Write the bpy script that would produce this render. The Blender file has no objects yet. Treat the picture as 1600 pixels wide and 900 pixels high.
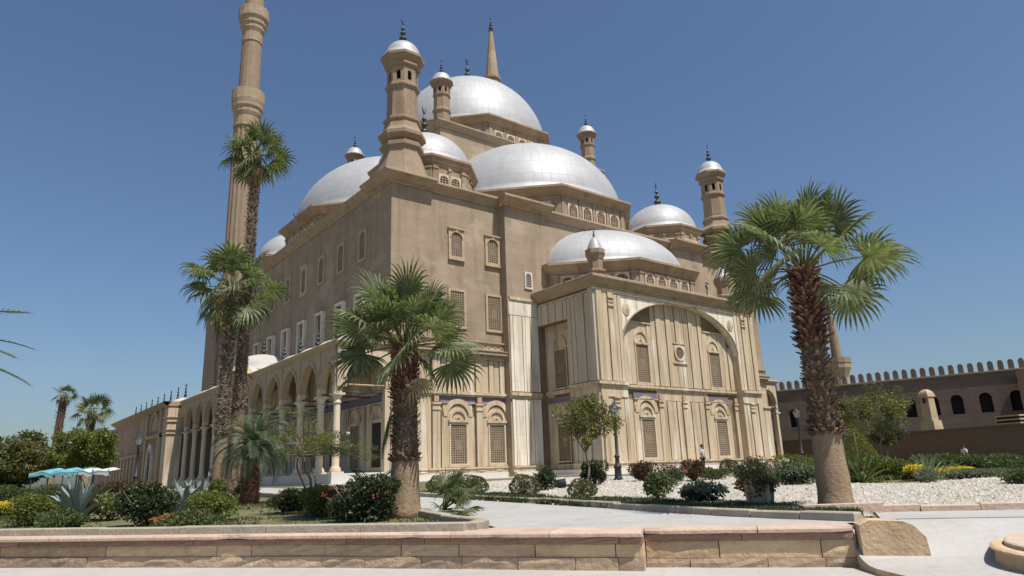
import bpy, bmesh, math, random
from math import sin, cos, pi, radians, sqrt, atan2
from mathutils import Vector, Matrix
random.seed(7)
S = bpy.context.scene
COL = S.collection

# ------------------------------------------------------------------ camera
CAM = Vector((-23.32, -44.23, 0.0))          # eye height is z = 0, the plaza lies 1.6 m lower
cd = bpy.data.cameras.new('camera'); cam = bpy.data.objects.new('camera', cd); COL.objects.link(cam)
# image right / up / back axes expressed in the world
M3 = Matrix(((0.79287135, -0.12849984, -0.59568684),
             (-0.60840738, -0.22238339, -0.76183075),
             (-0.03457573, 0.96645404, -0.25450167)))
cam.matrix_world = Matrix.Translation(CAM) @ M3.to_4x4()
cd.sensor_width = 36; cd.lens = 24.51; cd.clip_end = 6000; cd.clip_start = 0.1
S.camera = cam

# ------------------------------------------------------------------ light
SUN_AZ = radians(277)      # direction towards the sun, counter-clockwise from +X
SUN_EL = radians(62)
w = bpy.data.worlds.new('World'); S.world = w; w.use_nodes = True
nt = w.node_tree; nt.nodes.clear()
sky = nt.nodes.new('ShaderNodeTexSky'); sky.sky_type = 'NISHITA'; sky.sun_disc = False
sky.sun_elevation = SUN_EL; sky.sun_rotation = radians(90) - SUN_AZ
sky.air_density = 1.15; sky.dust_density = 1.7; sky.ozone_density = 6.5; sky.altitude = 100
bg = nt.nodes.new('ShaderNodeBackground'); bg.inputs['Strength'].default_value = 0.088
ow = nt.nodes.new('ShaderNodeOutputWorld')
nt.links.new(sky.outputs[0], bg.inputs[0]); nt.links.new(bg.outputs[0], ow.inputs[0])
sl = bpy.data.lights.new('sun', 'SUN'); sl.energy = 5.0; sl.angle = radians(0.5); sl.color = (1.0, 0.95, 0.87)
sun = bpy.data.objects.new('sun', sl); COL.objects.link(sun)
sd = Vector((cos(SUN_EL)*cos(SUN_AZ), cos(SUN_EL)*sin(SUN_AZ), sin(SUN_EL)))
sun.rotation_euler = sd.to_track_quat('Z', 'Y').to_euler(); sun.location = (0, -60, 80)
S.view_settings.view_transform = 'Standard'; S.view_settings.look = 'None'
S.view_settings.exposure = 0.24; S.view_settings.gamma = 1.0
S.render.engine = 'CYCLES'
S.cycles.max_bounces = 5; S.cycles.diffuse_bounces = 3; S.cycles.glossy_bounces = 2; S.cycles.transparent_max_bounces = 4

# ------------------------------------------------------------------ materials
def mat(name, base, rough=0.85, metal=0.0, var=None, vscale=1.0, stretch=(1, 1, 1), amt=0.6,
        blocks=None, mortar=None, fine=None, bump=0.0, bscale=8.0, island=None, spec=0.3, uvgrid=None, stains=None, blockvar=None, flat=False):
    """base colour mixed by noise with var; optional block joints, stains, per-leaf variation, uv sheet seams"""
    m = bpy.data.materials.new(name); m.use_nodes = True; N = m.node_tree; L = N.links
    b = N.nodes['Principled BSDF']; b.inputs['Roughness'].default_value = rough
    b.inputs['Metallic'].default_value = metal; b.inputs['Specular IOR Level'].default_value = spec
    tc = N.nodes.new('ShaderNodeTexCoord')
    def col(c): return (*c, 1)
    rgb = N.nodes.new('ShaderNodeRGB'); rgb.outputs[0].default_value = col(base); cur = rgb.outputs[0]
    def mix(fac, a, c, mode='MIX'):
        x = N.nodes.new('ShaderNodeMix'); x.data_type = 'RGBA'; x.blend_type = mode
        if isinstance(fac, (int, float)): x.inputs[0].default_value = fac
        else: L.new(fac, x.inputs[0])
        L.new(a, x.inputs[6])
        if isinstance(c, tuple): x.inputs[7].default_value = col(c)
        else: L.new(c, x.inputs[7])
        return x.outputs[2]
    def noise(sc, st=(1, 1, 1), det=6, lo=0.35, hi=0.65, rough_=0.6):
        mp = N.nodes.new('ShaderNodeMapping'); mp.inputs['Scale'].default_value = st
        L.new(tc.outputs['Object'], mp.inputs[0])
        n = N.nodes.new('ShaderNodeTexNoise'); n.inputs['Scale'].default_value = sc
        n.inputs['Detail'].default_value = det; n.inputs['Roughness'].default_value = rough_
        L.new(mp.outputs[0], n.inputs['Vector'])
        r = N.nodes.new('ShaderNodeMapRange'); r.inputs[1].default_value = lo; r.inputs[2].default_value = hi
        L.new(n.outputs[0], r.inputs[0]); return r.outputs[0], n.outputs[0]
    def scaled(s, k):
        q = N.nodes.new('ShaderNodeMath'); q.operation = 'MULTIPLY'; L.new(s, q.inputs[0]); q.inputs[1].default_value = k
        return q.outputs[0]
    hgt = None
    if var:
        f, _ = noise(vscale, stretch); cur = mix(scaled(f, amt), cur, var)
    if fine:
        f, _ = noise(vscale*9, stretch, lo=0.3, hi=0.7); cur = mix(scaled(f, 0.45), cur, fine)
    if stains:
        for (c, sc, st, lo, hi, k) in stains:
            f, _ = noise(sc, st, lo=lo, hi=hi); cur = mix(scaled(f, k), cur, c)
    if blocks:
        # joints run along the horizontal distance and the height
        sx = N.nodes.new('ShaderNodeSeparateXYZ'); L.new(tc.outputs['Object'], sx.inputs[0])
        ad = N.nodes.new('ShaderNodeMath'); ad.operation = 'ADD'; L.new(sx.outputs[0], ad.inputs[0]); L.new(sx.outputs[1], ad.inputs[1])
        cb = N.nodes.new('ShaderNodeCombineXYZ'); L.new(ad.outputs[0], cb.inputs[0]); L.new(sx.outputs[2], cb.inputs[1])
        if flat:
            mp = N.nodes.new('ShaderNodeMapping'); mp.inputs['Rotation'].default_value = (0, 0, radians(52.8)); L.new(tc.outputs['Object'], mp.inputs[0]); cb = mp
        br = N.nodes.new('ShaderNodeTexBrick'); L.new(cb.outputs[0], br.inputs['Vector'])
        br.inputs['Scale'].default_value = 1.0; br.inputs['Brick Width'].default_value = blocks[0]; br.inputs['Row Height'].default_value = blocks[1]
        br.inputs['Mortar Size'].default_value = blocks[2]; br.inputs['Mortar Smooth'].default_value = 0.3
        br.inputs['Color1'].default_value = (1, 1, 1, 1); br.inputs['Color2'].default_value = (blocks[3],)*3 + (1,)
        br.inputs['Mortar'].default_value = (1, 1, 1, 1)
        cur = mix(1.0, cur, br.outputs['Color'], 'MULTIPLY')
        cur = mix(scaled(br.outputs['Fac'], blocks[4]), cur, mortar or (0.1, 0.08, 0.06))
    if uvgrid:
        br = N.nodes.new('ShaderNodeTexBrick'); L.new(tc.outputs['UV'], br.inputs['Vector']); br.offset = 0.0
        br.inputs['Scale'].default_value = 1.0; br.inputs['Brick Width'].default_value = 1; br.inputs['Row Height'].default_value = 1
        br.inputs['Mortar Size'].default_value = uvgrid[0]; br.inputs['Mortar Smooth'].default_value = 0.6
        br.inputs['Color1'].default_value = (1, 1, 1, 1); br.inputs['Color2'].default_value = (uvgrid[1],)*3 + (1,)
        br.inputs['Mortar'].default_value = (0.9, 0.9, 0.9, 1)
        cur = mix(1.0, cur, br.outputs['Color'], 'MULTIPLY')
        cur = mix(scaled(br.outputs['Fac'], uvgrid[2]), cur, (0.3, 0.3, 0.3))
        hgt = br.outputs['Fac']
    if island:
        g = N.nodes.new('ShaderNodeNewGeometry'); rp = N.nodes.new('ShaderNodeValToRGB')
        L.new(g.outputs['Random Per Island'], rp.inputs[0]); els = rp.color_ramp.elements
        els[0].color = col(island[0]); els[1].color = col(island[-1])
        for i, c in enumerate(island[1:-1]):
            e = els.new((i+1)/(len(island)-1)); e.color = col(c)
        cur = rp.outputs[0]
        if var:
            f, _ = noise(vscale, stretch); cur = mix(scaled(f, amt), cur, var)
    if blockvar:
        g = N.nodes.new('ShaderNodeNewGeometry'); rp = N.nodes.new('ShaderNodeValToRGB'); L.new(g.outputs['Random Per Island'], rp.inputs[0])
        els = rp.color_ramp.elements; els[0].color = col(blockvar[0]); els[1].color = col(blockvar[-1])
        for i, c in enumerate(blockvar[1:-1]): e = els.new((i+1)/(len(blockvar)-1)); e.color = col(c)
        cur = mix(1.0, cur, rp.outputs[0], 'MULTIPLY')
    L.new(cur, b.inputs['Base Color'])
    if bump:
        _, n = noise(bscale, det=8)
        bp = N.nodes.new('ShaderNodeBump'); bp.inputs['Strength'].default_value = bump; bp.inputs['Distance'].default_value = 0.05
        L.new(n, bp.inputs['Height']); L.new(bp.outputs[0], b.inputs['Normal'])
        if hgt is not None:
            b2 = N.nodes.new('ShaderNodeBump'); b2.invert = True; b2.inputs['Strength'].default_value = 0.4; b2.inputs['Distance'].default_value = 0.03
            L.new(hgt, b2.inputs['Height']); L.new(bp.outputs[0], b2.inputs['Normal']); L.new(b2.outputs[0], b.inputs['Normal'])
    return m

MT = {}
MT['plaster'] = mat('plain_limestone', (0.335, 0.258, 0.183), 0.95, var=(0.27, 0.205, 0.14), vscale=0.35, fine=(0.38, 0.295, 0.205), amt=0.7,
    blocks=(1.25, 0.6, 0.02, 0.90, 0.35), mortar=(0.2, 0.15, 0.1), bump=0.45, bscale=5,
    stains=[((0.20, 0.148, 0.10), 0.6, (1.6, 1.6, 0.2), 0.48, 0.7, 0.75), ((0.45, 0.365, 0.265), 0.3, (1, 1, 1.2), 0.53, 0.62, 0.5), ((0.19, 0.14, 0.1), 1.9, (1.4, 1.4, 0.5), 0.62, 0.78, 0.5)])
MT['cornice'] = mat('weathered_cornice_stone', (0.35, 0.26, 0.17), 0.95, var=(0.22, 0.165, 0.11), vscale=0.9, stretch=(1, 1, 3), amt=0.8, fine=(0.42, 0.34, 0.24), bump=0.6, bscale=6,
    stains=[((0.5, 0.44, 0.34), 2.5, (1, 1, 2), 0.6, 0.7, 0.6), ((0.13, 0.1, 0.07), 1.5, (1, 1, 1.5), 0.58, 0.7, 0.6)])
MT['tower'] = mat('turret_limestone', (0.265, 0.198, 0.14), 0.95, var=(0.20, 0.148, 0.105), vscale=0.5, fine=(0.38, 0.28, 0.18), bump=0.4, bscale=5,
    blocks=(0.9, 0.5, 0.012, 0.92, 0.25), mortar=(0.18, 0.13, 0.09),
    stains=[((0.17, 0.125, 0.085), 0.9, (1.5, 1.5, 0.25), 0.54, 0.72, 0.6), ((0.4, 0.32, 0.23), 0.6, (1, 1, 0.6), 0.56, 0.7, 0.5)])
MT['alabaster'] = mat('yellow_alabaster', (0.48, 0.38, 0.255), 0.7, var=(0.58, 0.49, 0.36), vscale=0.8, stretch=(2, 2, 0.3), amt=0.8,
    fine=(0.46, 0.34, 0.2), blocks=(9.0, 1.43, 0.014, 0.94, 0.3), mortar=(0.22, 0.16, 0.1), bump=0.25, bscale=7,
    stains=[((0.27, 0.195, 0.125), 0.9, (3.2, 3.2, 0.16), 0.49, 0.68, 0.8), ((0.68, 0.63, 0.54), 0.55, (2.2, 2.2, 0.25), 0.56, 0.66, 0.7), ((0.2, 0.15, 0.1), 3.0, (1.6, 1.6, 0.3), 0.62, 0.75, 0.5)])
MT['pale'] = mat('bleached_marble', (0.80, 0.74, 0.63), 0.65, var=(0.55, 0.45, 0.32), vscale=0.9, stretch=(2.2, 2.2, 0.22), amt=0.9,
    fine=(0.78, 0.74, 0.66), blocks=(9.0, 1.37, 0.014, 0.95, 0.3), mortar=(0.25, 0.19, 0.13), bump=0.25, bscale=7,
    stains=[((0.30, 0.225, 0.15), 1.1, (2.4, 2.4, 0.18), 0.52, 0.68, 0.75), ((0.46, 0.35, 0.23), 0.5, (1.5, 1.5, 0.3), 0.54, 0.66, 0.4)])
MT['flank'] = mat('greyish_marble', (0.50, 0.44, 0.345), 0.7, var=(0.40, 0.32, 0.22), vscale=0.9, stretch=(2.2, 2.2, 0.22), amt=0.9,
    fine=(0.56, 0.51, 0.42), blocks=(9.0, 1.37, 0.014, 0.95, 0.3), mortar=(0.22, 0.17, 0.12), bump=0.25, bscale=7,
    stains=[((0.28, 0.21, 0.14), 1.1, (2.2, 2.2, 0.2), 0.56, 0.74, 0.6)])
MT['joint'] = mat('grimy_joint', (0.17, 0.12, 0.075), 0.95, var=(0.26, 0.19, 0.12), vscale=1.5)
MT['blue'] = mat('faded_blue_inscription', (0.15, 0.135, 0.185), 0.7, var=(0.22, 0.19, 0.2), vscale=3.0, stretch=(1, 1, 3), fine=(0.10, 0.095, 0.17), amt=0.8)
MT['medal'] = mat('reddish_medallion', (0.42, 0.25, 0.17), 0.8, var=(0.5, 0.36, 0.25), vscale=4)
MT['white'] = mat('white_marble', (0.55, 0.52, 0.48), 0.6, var=(0.44, 0.4, 0.35), vscale=0.8, amt=0.6, fine=(0.6, 0.58, 0.55), bump=0.15)
MT['wframe'] = mat('pale_window_frame', (0.56, 0.47, 0.34), 0.8, var=(0.42, 0.33, 0.22), vscale=2.0, amt=0.7, bump=0.2)
MT['bframe'] = mat('stone_window_frame', (0.44, 0.34, 0.22), 0.85, var=(0.33, 0.25, 0.16), vscale=2.0, amt=0.7, bump=0.2)
MT['lattice'] = mat('brown_lattice', (0.20, 0.15, 0.10), 0.8, var=(0.27, 0.21, 0.15), vscale=2.5)
MT['dark'] = mat('dark_opening', (0.025, 0.02, 0.017), 0.7)
MT['lead'] = mat('silvery_sheet_dome', (0.39, 0.393, 0.395), 0.55, metal=0.14, var=(0.35, 0.35, 0.35), vscale=0.25, amt=0.6, fine=(0.47, 0.47, 0.47),
    bump=0.15, bscale=1.2, uvgrid=(0.03, 0.90, 0.34), spec=0.5, stains=[((0.30, 0.295, 0.285), 0.6, (1.5, 1.5, 0.4), 0.55, 0.8, 0.5)])
MT['dullwhite'] = mat('white_painted_dome', (0.46, 0.45, 0.42), 0.65, var=(0.38, 0.36, 0.33), vscale=0.8, amt=0.6, bump=0.15)
MT['bronze'] = mat('dark_bronze', (0.05, 0.06, 0.055), 0.45, metal=0.6, var=(0.08, 0.09, 0.08), vscale=6)
MT['column'] = mat('alabaster_column', (0.55, 0.45, 0.32), 0.55, var=(0.66, 0.58, 0.46), vscale=0.7, stretch=(2, 2, 0.5), amt=0.8, fine=(0.5, 0.38, 0.25), bump=0.1)
MT['inner'] = mat('gallery_soffit_plaster', (0.36, 0.26, 0.17), 0.95, var=(0.28, 0.2, 0.13), vscale=0.8)
MT['citadel'] = mat('dark_rampart_masonry', (0.20, 0.15, 0.125), 0.95, var=(0.14, 0.105, 0.09), vscale=0.3, stretch=(1, 1, 2.5), fine=(0.24, 0.18, 0.14), amt=0.8,
    blocks=(0.8, 0.42, 0.02, 0.86, 0.35), mortar=(0.1, 0.075, 0.06), bump=0.5, bscale=4)
MT['rampart2'] = mat('brown_retaining_masonry', (0.17, 0.115, 0.085), 0.95, var=(0.13, 0.09, 0.07), vscale=0.4, fine=(0.2, 0.14, 0.1), blocks=(0.9, 0.45, 0.015, 0.92, 0.2), bump=0.4)
MT['sandst'] = mat('sandstone_block', (0.62, 0.46, 0.30), 0.9, var=(0.50, 0.345, 0.21), vscale=1.1, amt=0.85, fine=(0.45, 0.345, 0.225), bump=0.8, bscale=9,
    stains=[((0.3, 0.22, 0.15), 1.6, (1, 1, 0.8), 0.5, 0.7, 0.6), ((0.56, 0.43, 0.27), 2.2, (1, 1, 0.6), 0.58, 0.7, 0.6)],
    blockvar=[(0.72, 0.66, 0.62), (1.0, 1.0, 1.0), (1.12, 1.08, 1.0), (0.85, 0.85, 0.9), (1.0, 0.92, 0.85)])
MT['band'] = mat('reddish_brown_and_shade_course', (0.27, 0.165, 0.11), 0.9, var=(0.2, 0.125, 0.085), vscale=2.2, amt=0.8, fine=(0.36, 0.25, 0.17), bump=0.7, bscale=10, blockvar=[(0.85, 0.85, 0.85), (1.1, 1.1, 1.1), (1, .95, .9)])  # reddish brown stone, with the shade under the coping painted into its colour
MT['lowcourse'] = mat('greyish_lower_course', (0.44, 0.34, 0.245), 0.9, var=(0.31, 0.235, 0.175), vscale=1.3, amt=0.9, fine=(0.46, 0.37, 0.27), bump=0.8, bscale=9,
    stains=[((0.56, 0.45, 0.31), 1.8, (1, 1, 0.7), 0.58, 0.68, 0.7)], blockvar=[(0.72, 0.68, 0.66), (1.05, 1.0, 0.95), (0.9, 0.85, 0.8), (1.15, 1.1, 1.0)])
MT['cope'] = mat('coping_stone', blockvar=[(0.9, 0.86, 0.84), (1.08, 1.05, 1.02), (0.98, 0.98, 1.0)], base=(0.50, 0.39, 0.31), rough=0.85, var=(0.34, 0.22, 0.16), vscale=2.0, amt=0.6, fine=(0.5, 0.41, 0.33), bump=0.5, bscale=10)
MT['paving'] = mat('pale_paving', (0.40, 0.392, 0.375), 0.75, var=(0.345, 0.33, 0.305), vscale=0.8, amt=0.7, fine=(0.42, 0.41, 0.39), blocks=(0.9, 0.6, 0.008, 0.93, 0.45), mortar=(0.22, 0.2, 0.17), flat=True, bump=0.25, bscale=6,
    stains=[((0.27, 0.25, 0.21), 1.3, (1, 1, 1), 0.55, 0.72, 0.5)])
MT['plaza'] = mat('plaza_stone', (0.42, 0.405, 0.375), 0.75, var=(0.36, 0.33, 0.285), vscale=0.9, amt=0.7, fine=(0.47, 0.455, 0.43), blocks=(1.4, 0.9, 0.008, 0.93, 0.4), mortar=(0.25, 0.22, 0.18), flat=True, bump=0.3, bscale=6,
    stains=[((0.33, 0.295, 0.24), 1.1, (1, 1, 1), 0.55, 0.72, 0.6)])
MT['kerb'] = mat('kerb_stone', (0.36, 0.31, 0.24), 0.9, var=(0.25, 0.215, 0.17), vscale=2.5, amt=0.8, fine=(0.42, 0.37, 0.3), bump=0.5, bscale=12)
MT['soil'] = mat('dry_soil', (0.24, 0.19, 0.13), 1.0, var=(0.17, 0.13, 0.085), vscale=0.9, amt=0.9, fine=(0.3, 0.25, 0.18), bump=0.8, bscale=10)
MT['lawn'] = mat('lawn_soil', (0.12, 0.12, 0.055), 1.0, var=(0.19, 0.16, 0.09), vscale=0.7, amt=0.8, fine=(0.08, 0.10, 0.04), bump=0.8, bscale=14)
MT['desert'] = mat('sandy_ground', (0.27, 0.225, 0.17), 1.0, var=(0.21, 0.175, 0.13), vscale=0.05, amt=0.8, fine=(0.3, 0.255, 0.2))
MT['pebble'] = mat('white_pebble', (0.68, 0.65, 0.58), 0.9, island=[(0.24, 0.205, 0.155), (0.42, 0.385, 0.32), (0.55, 0.515, 0.45)])
MT['pebbed'] = mat('white_pebble_bed', (0.42, 0.39, 0.34), 0.95, var=(0.32, 0.29, 0.24), vscale=3.5, amt=0.7, fine=(0.5, 0.47, 0.42), bump=1.0, bscale=22)
def leafmat(name, cols, rough=0.5, var=None, tl=0.3, **k):
    m = mat(name, cols[0], rough, island=cols, spec=0.35, var=var, vscale=1.5, amt=0.4, **k)
    N = m.node_tree; b = N.nodes['Principled BSDF']; out = N.nodes['Material Output']
    t = N.nodes.new('ShaderNodeBsdfTranslucent'); mx = N.nodes.new('ShaderNodeMixShader'); mx.inputs[0].default_value = tl
    src = b.inputs['Base Color'].links[0].from_socket
    g = N.nodes.new('ShaderNodeMix'); g.data_type = 'RGBA'; g.blend_type = 'MULTIPLY'; g.inputs[0].default_value = 1; g.inputs[7].default_value = (1.5, 1.7, 0.9, 1)
    N.links.new(src, g.inputs[6]); N.links.new(g.outputs[2], t.inputs[0])
    N.links.new(b.outputs[0], mx.inputs[1]); N.links.new(t.outputs[0], mx.inputs[2]); N.links.new(mx.outputs[0], out.inputs[0])
    return m
MT['palm'] = leafmat('fan_palm_leaf', [(0.055, 0.072, 0.028), (0.085, 0.108, 0.042), (0.135, 0.155, 0.07), (0.22, 0.23, 0.14)])
MT['palmdry'] = leafmat('dry_palm_leaf', [(0.22, 0.17, 0.10), (0.34, 0.27, 0.17), (0.42, 0.35, 0.24)], 0.8)
MT['date'] = leafmat('grey_green_feather_leaf', [(0.05, 0.075, 0.04), (0.085, 0.115, 0.065), (0.13, 0.16, 0.10)])
MT['boots'] = mat('palm_leaf_bases', (0.13, 0.085, 0.055), 0.95, island=[(0.07, 0.045, 0.03), (0.14, 0.095, 0.06), (0.25, 0.19, 0.13)])
MT['bootgrey'] = mat('grey_brown_leaf_bases', (0.2, 0.15, 0.1), 0.95, island=[(0.10, 0.075, 0.055), (0.2, 0.155, 0.11), (0.36, 0.3, 0.23)])
MT['bootred'] = mat('reddish_palm_leaf_bases', (0.13, 0.06, 0.04), 0.95, island=[(0.06, 0.03, 0.022), (0.13, 0.06, 0.04), (0.22, 0.13, 0.09)])
MT['fibre'] = mat('fibrous_dark_trunk', (0.10, 0.065, 0.045), 0.95, var=(0.16, 0.12, 0.085), vscale=5, amt=0.8, bump=0.9, bscale=20)
MT['trunk'] = mat('smooth_palm_trunk', (0.27, 0.19, 0.12), 0.95, var=(0.18, 0.125, 0.08), vscale=1.6, stretch=(3, 3, 0.6), amt=0.8, fine=(0.34, 0.26, 0.18), bump=0.7, bscale=14)
MT['trunk2'] = mat('ringed_palm_trunk', (0.24, 0.17, 0.115), 0.95, var=(0.17, 0.12, 0.08), vscale=1.2, stretch=(1, 1, 7), amt=0.8, fine=(0.3, 0.225, 0.16), bump=0.7, bscale=10)
MT['bark'] = mat('grey_brown_bark', (0.2, 0.16, 0.12), 0.95, var=(0.13, 0.1, 0.075), vscale=4, bump=0.6, bscale=18)
MT['green'] = leafmat('mid_green_leaf', [(0.05, 0.068, 0.024), (0.08, 0.102, 0.036), (0.125, 0.145, 0.055)])
MT['lime'] = leafmat('yellow_green_leaf', [(0.09, 0.115, 0.025), (0.13, 0.15, 0.03), (0.17, 0.18, 0.05)])
MT['yellowish'] = leafmat('olive_yellow_leaf', [(0.07, 0.08, 0.025), (0.11, 0.115, 0.035), (0.16, 0.155, 0.06)])
MT['darkgreenish'] = leafmat('ground_cover_leaf', [(0.03, 0.045, 0.02), (0.055, 0.075, 0.03), (0.09, 0.105, 0.045)])
MT['darkg'] = leafmat('dark_green_leaf', [(0.026, 0.036, 0.018), (0.045, 0.06, 0.028), (0.08, 0.098, 0.048)])
MT['olive'] = leafmat('olive_leaf', [(0.05, 0.06, 0.02), (0.085, 0.09, 0.03), (0.13, 0.12, 0.05)])
MT['greyg'] = leafmat('silver_grey_leaf', [(0.10, 0.12, 0.08), (0.15, 0.17, 0.12), (0.2, 0.22, 0.16)])
MT['redb'] = leafmat('reddish_leaf', [(0.07, 0.025, 0.02), (0.10, 0.05, 0.03), (0.09, 0.09, 0.035)])
MT['purp'] = leafmat('purple_brown_leaf', [(0.05, 0.03, 0.028), (0.08, 0.055, 0.045), (0.09, 0.08, 0.05)])
MT['croton'] = leafmat('variegated_leaf', [(0.07, 0.10, 0.03), (0.16, 0.17, 0.06), (0.3, 0.28, 0.14)])
MT['agave'] = mat('blue_grey_agave_leaf', (0.17, 0.21, 0.19), 0.55, var=(0.24, 0.28, 0.24), vscale=2.0, amt=0.7, fine=(0.13, 0.17, 0.15))
MT['red'] = leafmat('red_petal', [(0.24, 0.035, 0.03), (0.36, 0.06, 0.045)])
MT['pink'] = leafmat('pink_petal', [(0.5, 0.12, 0.13), (0.6, 0.2, 0.18)])
MT['orange'] = leafmat('orange_petal', [(0.36, 0.11, 0.05), (0.45, 0.2, 0.06)])
MT['yellow'] = leafmat('yellow_petal', [(0.6, 0.42, 0.02), (0.7, 0.55, 0.05)])
MT['hillgreen'] = leafmat('grey_green_leaf', [(0.065, 0.08, 0.04), (0.10, 0.115, 0.058), (0.15, 0.165, 0.09)])
MT['iron'] = mat('black_cast_iron', (0.03, 0.032, 0.035), 0.5, metal=0.3, var=(0.06, 0.06, 0.06), vscale=5)
MT['glass'] = mat('frosted_lamp_glass', (0.55, 0.57, 0.56), 0.25, var=(0.45, 0.46, 0.46), vscale=4)
MT['teal'] = mat('turquoise_canvas', (0.07, 0.28, 0.34), 0.8, var=(0.18, 0.5, 0.55), vscale=3)
MT['canvas'] = mat('white_canvas', (0.5, 0.52, 0.52), 0.8, var=(0.42, 0.44, 0.44), vscale=3)
MT['skin'] = mat('tanned_skin', (0.32, 0.19, 0.12), 0.6)
MT['hair'] = mat('black_hair', (0.02, 0.015, 0.012), 0.7)
MT['shirt'] = mat('pale_blue_shirt', (0.45, 0.52, 0.62), 0.85, var=(0.38, 0.44, 0.55), vscale=6)
MT['trouser'] = mat('dark_trousers', (0.05, 0.05, 0.07), 0.9)
MT['navy'] = mat('navy_clothes', (0.03, 0.04, 0.09), 0.9)
MT['hill'] = mat('distant_hill', (0.33, 0.31, 0.29), 1.0, var=(0.27, 0.26, 0.25), vscale=0.02)

# ------------------------------------------------------------------ mesh helpers
class MB:
    """collects faces of several materials and links them as ONE mesh object"""
    def __init__(s): s.v = []; s.f = []; s.mi = []; s.uv = []; s.sm = []; s.X = None
    def pt(s, p):
        if s.X: p = s.X(*p)
        s.v.append(tuple(p)); return len(s.v)-1
    def face(s, pts, m=0, uv=None, smooth=False):
        ids = [s.pt(p) for p in pts]; s.f.append(ids); s.mi.append(m); s.uv.append(uv); s.sm.append(smooth)
    def idx(s, ids, m=0, uv=None, smooth=False): s.f.append(ids); s.mi.append(m); s.uv.append(uv); s.sm.append(smooth)
    def box(s, x0, x1, y0, y1, z0, z1, m=0, skip=''):
        a = [s.pt(p) for p in ((x0,y0,z0),(x1,y0,z0),(x1,y1,z0),(x0,y1,z0),(x0,y0,z1),(x1,y0,z1),(x1,y1,z1),(x0,y1,z1))]
        for k, q in (('b',(3,2,1,0)),('t',(4,5,6,7)),('f',(0,1,5,4)),('r',(1,2,6,5)),('k',(2,3,7,6)),('l',(3,0,4,7))):
            if k not in skip: s.idx([a[i] for i in q], m)
    def hexa(s, lo, hi, m=0):
        a = [s.pt(p) for p in lo]; b = [s.pt(p) for p in hi]; n = len(a)
        s.idx(a[::-1], m); s.idx(b, m)
        for i in range(n): s.idx([a[i], a[(i+1) % n], b[(i+1) % n], b[i]], m)
    def lathe(s, prof, n=24, c=(0, 0), ph=0.0, a0=0.0, a1=2*pi, m=0, smooth=True, uvn=None, flatr=False):
        """prof: (r, z) bottom to top; flatr: r is the distance to the flat of an n-gon"""
        k = 1/cos(pi/n) if flatr else 1.0
        full = abs(a1-a0-2*pi) < 1e-6; cols = n if full else n+1; g = []
        for (r, z) in prof:
            g.append([s.pt((c[0]+r*k*cos(ph+a0+(a1-a0)*i/n), c[1]+r*k*sin(ph+a0+(a1-a0)*i/n), z)) for i in range(cols)])
        for j in range(len(prof)-1):
            for i in range(n):
                i2 = (i+1) % cols if full else i+1
                uv = None
                if uvn:
                    u0, u1 = uvn[0]*i/n, uvn[0]*(i+1)/n; v0, v1 = uvn[1]*j/(len(prof)-1), uvn[1]*(j+1)/(len(prof)-1)
                    uv = [(u0, v0), (u1, v0), (u1, v1), (u0, v1)]
                s.idx([g[j][i], g[j][i2], g[j+1][i2], g[j+1][i]], m, uv, smooth)
        return g
    def tube(s, pts, rad, n=8, m=0, cap=True, smooth=True):
        pts = [Vector(p) for p in pts]; rings = []; prev = None
        for i, p in enumerate(pts):
            d = (pts[min(i+1, len(pts)-1)]-pts[max(i-1, 0)]).normalized()
            if prev is None: a = d.orthogonal().normalized()
            else: a = (prev - d*prev.dot(d)).normalized()
            prev = a; b = d.cross(a); r = rad[i] if isinstance(rad, (list, tuple)) else rad
            rings.append([s.pt(p+(a*cos(2*pi*k/n)+b*sin(2*pi*k/n))*r) for k in range(n)])
        for j in range(len(rings)-1):
            for k in range(n): s.idx([rings[j][k], rings[j][(k+1) % n], rings[j+1][(k+1) % n], rings[j+1][k]], m, None, smooth)
        if cap: s.idx(rings[0][::-1], m); s.idx(rings[-1], m)
    def build(s, name, mats, parent=None, origin=None):
        me = bpy.data.meshes.new(name)
        o0 = Vector(origin) if origin is not None else Vector((0, 0, 0))
        me.from_pydata([tuple(Vector(p)-o0) for p in s.v] if origin is not None else s.v, [], s.f)
        mats = mats if isinstance(mats, (list, tuple)) else [mats]
        for x in mats: me.materials.append(MT[x] if isinstance(x, str) else x)
        me.polygons.foreach_set('material_index', s.mi); me.polygons.foreach_set('use_smooth', s.sm)
        if any(s.uv):
            ul = me.uv_layers.new(name='uv'); li = 0
            for f, uv in zip(s.f, s.uv):
                for k in range(len(f)):
                    if uv: ul.data[li].uv = uv[k]
                    li += 1
        me.update()
        o = bpy.data.objects.new(name, me); COL.objects.link(o)
        if parent: o.parent = parent
        if origin is not None: o.location = o0 - (parent_loc(parent))
        return o
def parent_loc(p):
    v = Vector((0, 0, 0))
    while p: v += p.location; p = p.parent
    return v
def tag(o, label=None, cat=None, group=None, kind=None):
    for k, x in (('label', label), ('category', cat), ('group', group), ('kind', kind)):
        if x: o[k] = x
    return o
def empty(name, loc, label, cat, group=None):
    o = bpy.data.objects.new(name, None); COL.objects.link(o); o.location = loc; o.empty_display_size = 0.3
    return tag(o, label, cat, group)
# frames of vertical faces: (along, outward, up) -> world
def F_south(y0=0.0): return lambda u, d, z: (u, y0-d, z)
def F_west(x0=0.0): return lambda u, d, z: (x0-d, u, z)
def F_ang(cx, cy, ap, ang):
    """face of a polygonal drum whose outward normal points to angle ang; u runs left to right seen from outside"""
    nx, ny = cos(ang), sin(ang); tx, ty = -ny, nx
    return lambda u, d, z: (cx+nx*(ap+d)+tx*u, cy+ny*(ap+d)+ty*u, z)

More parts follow.
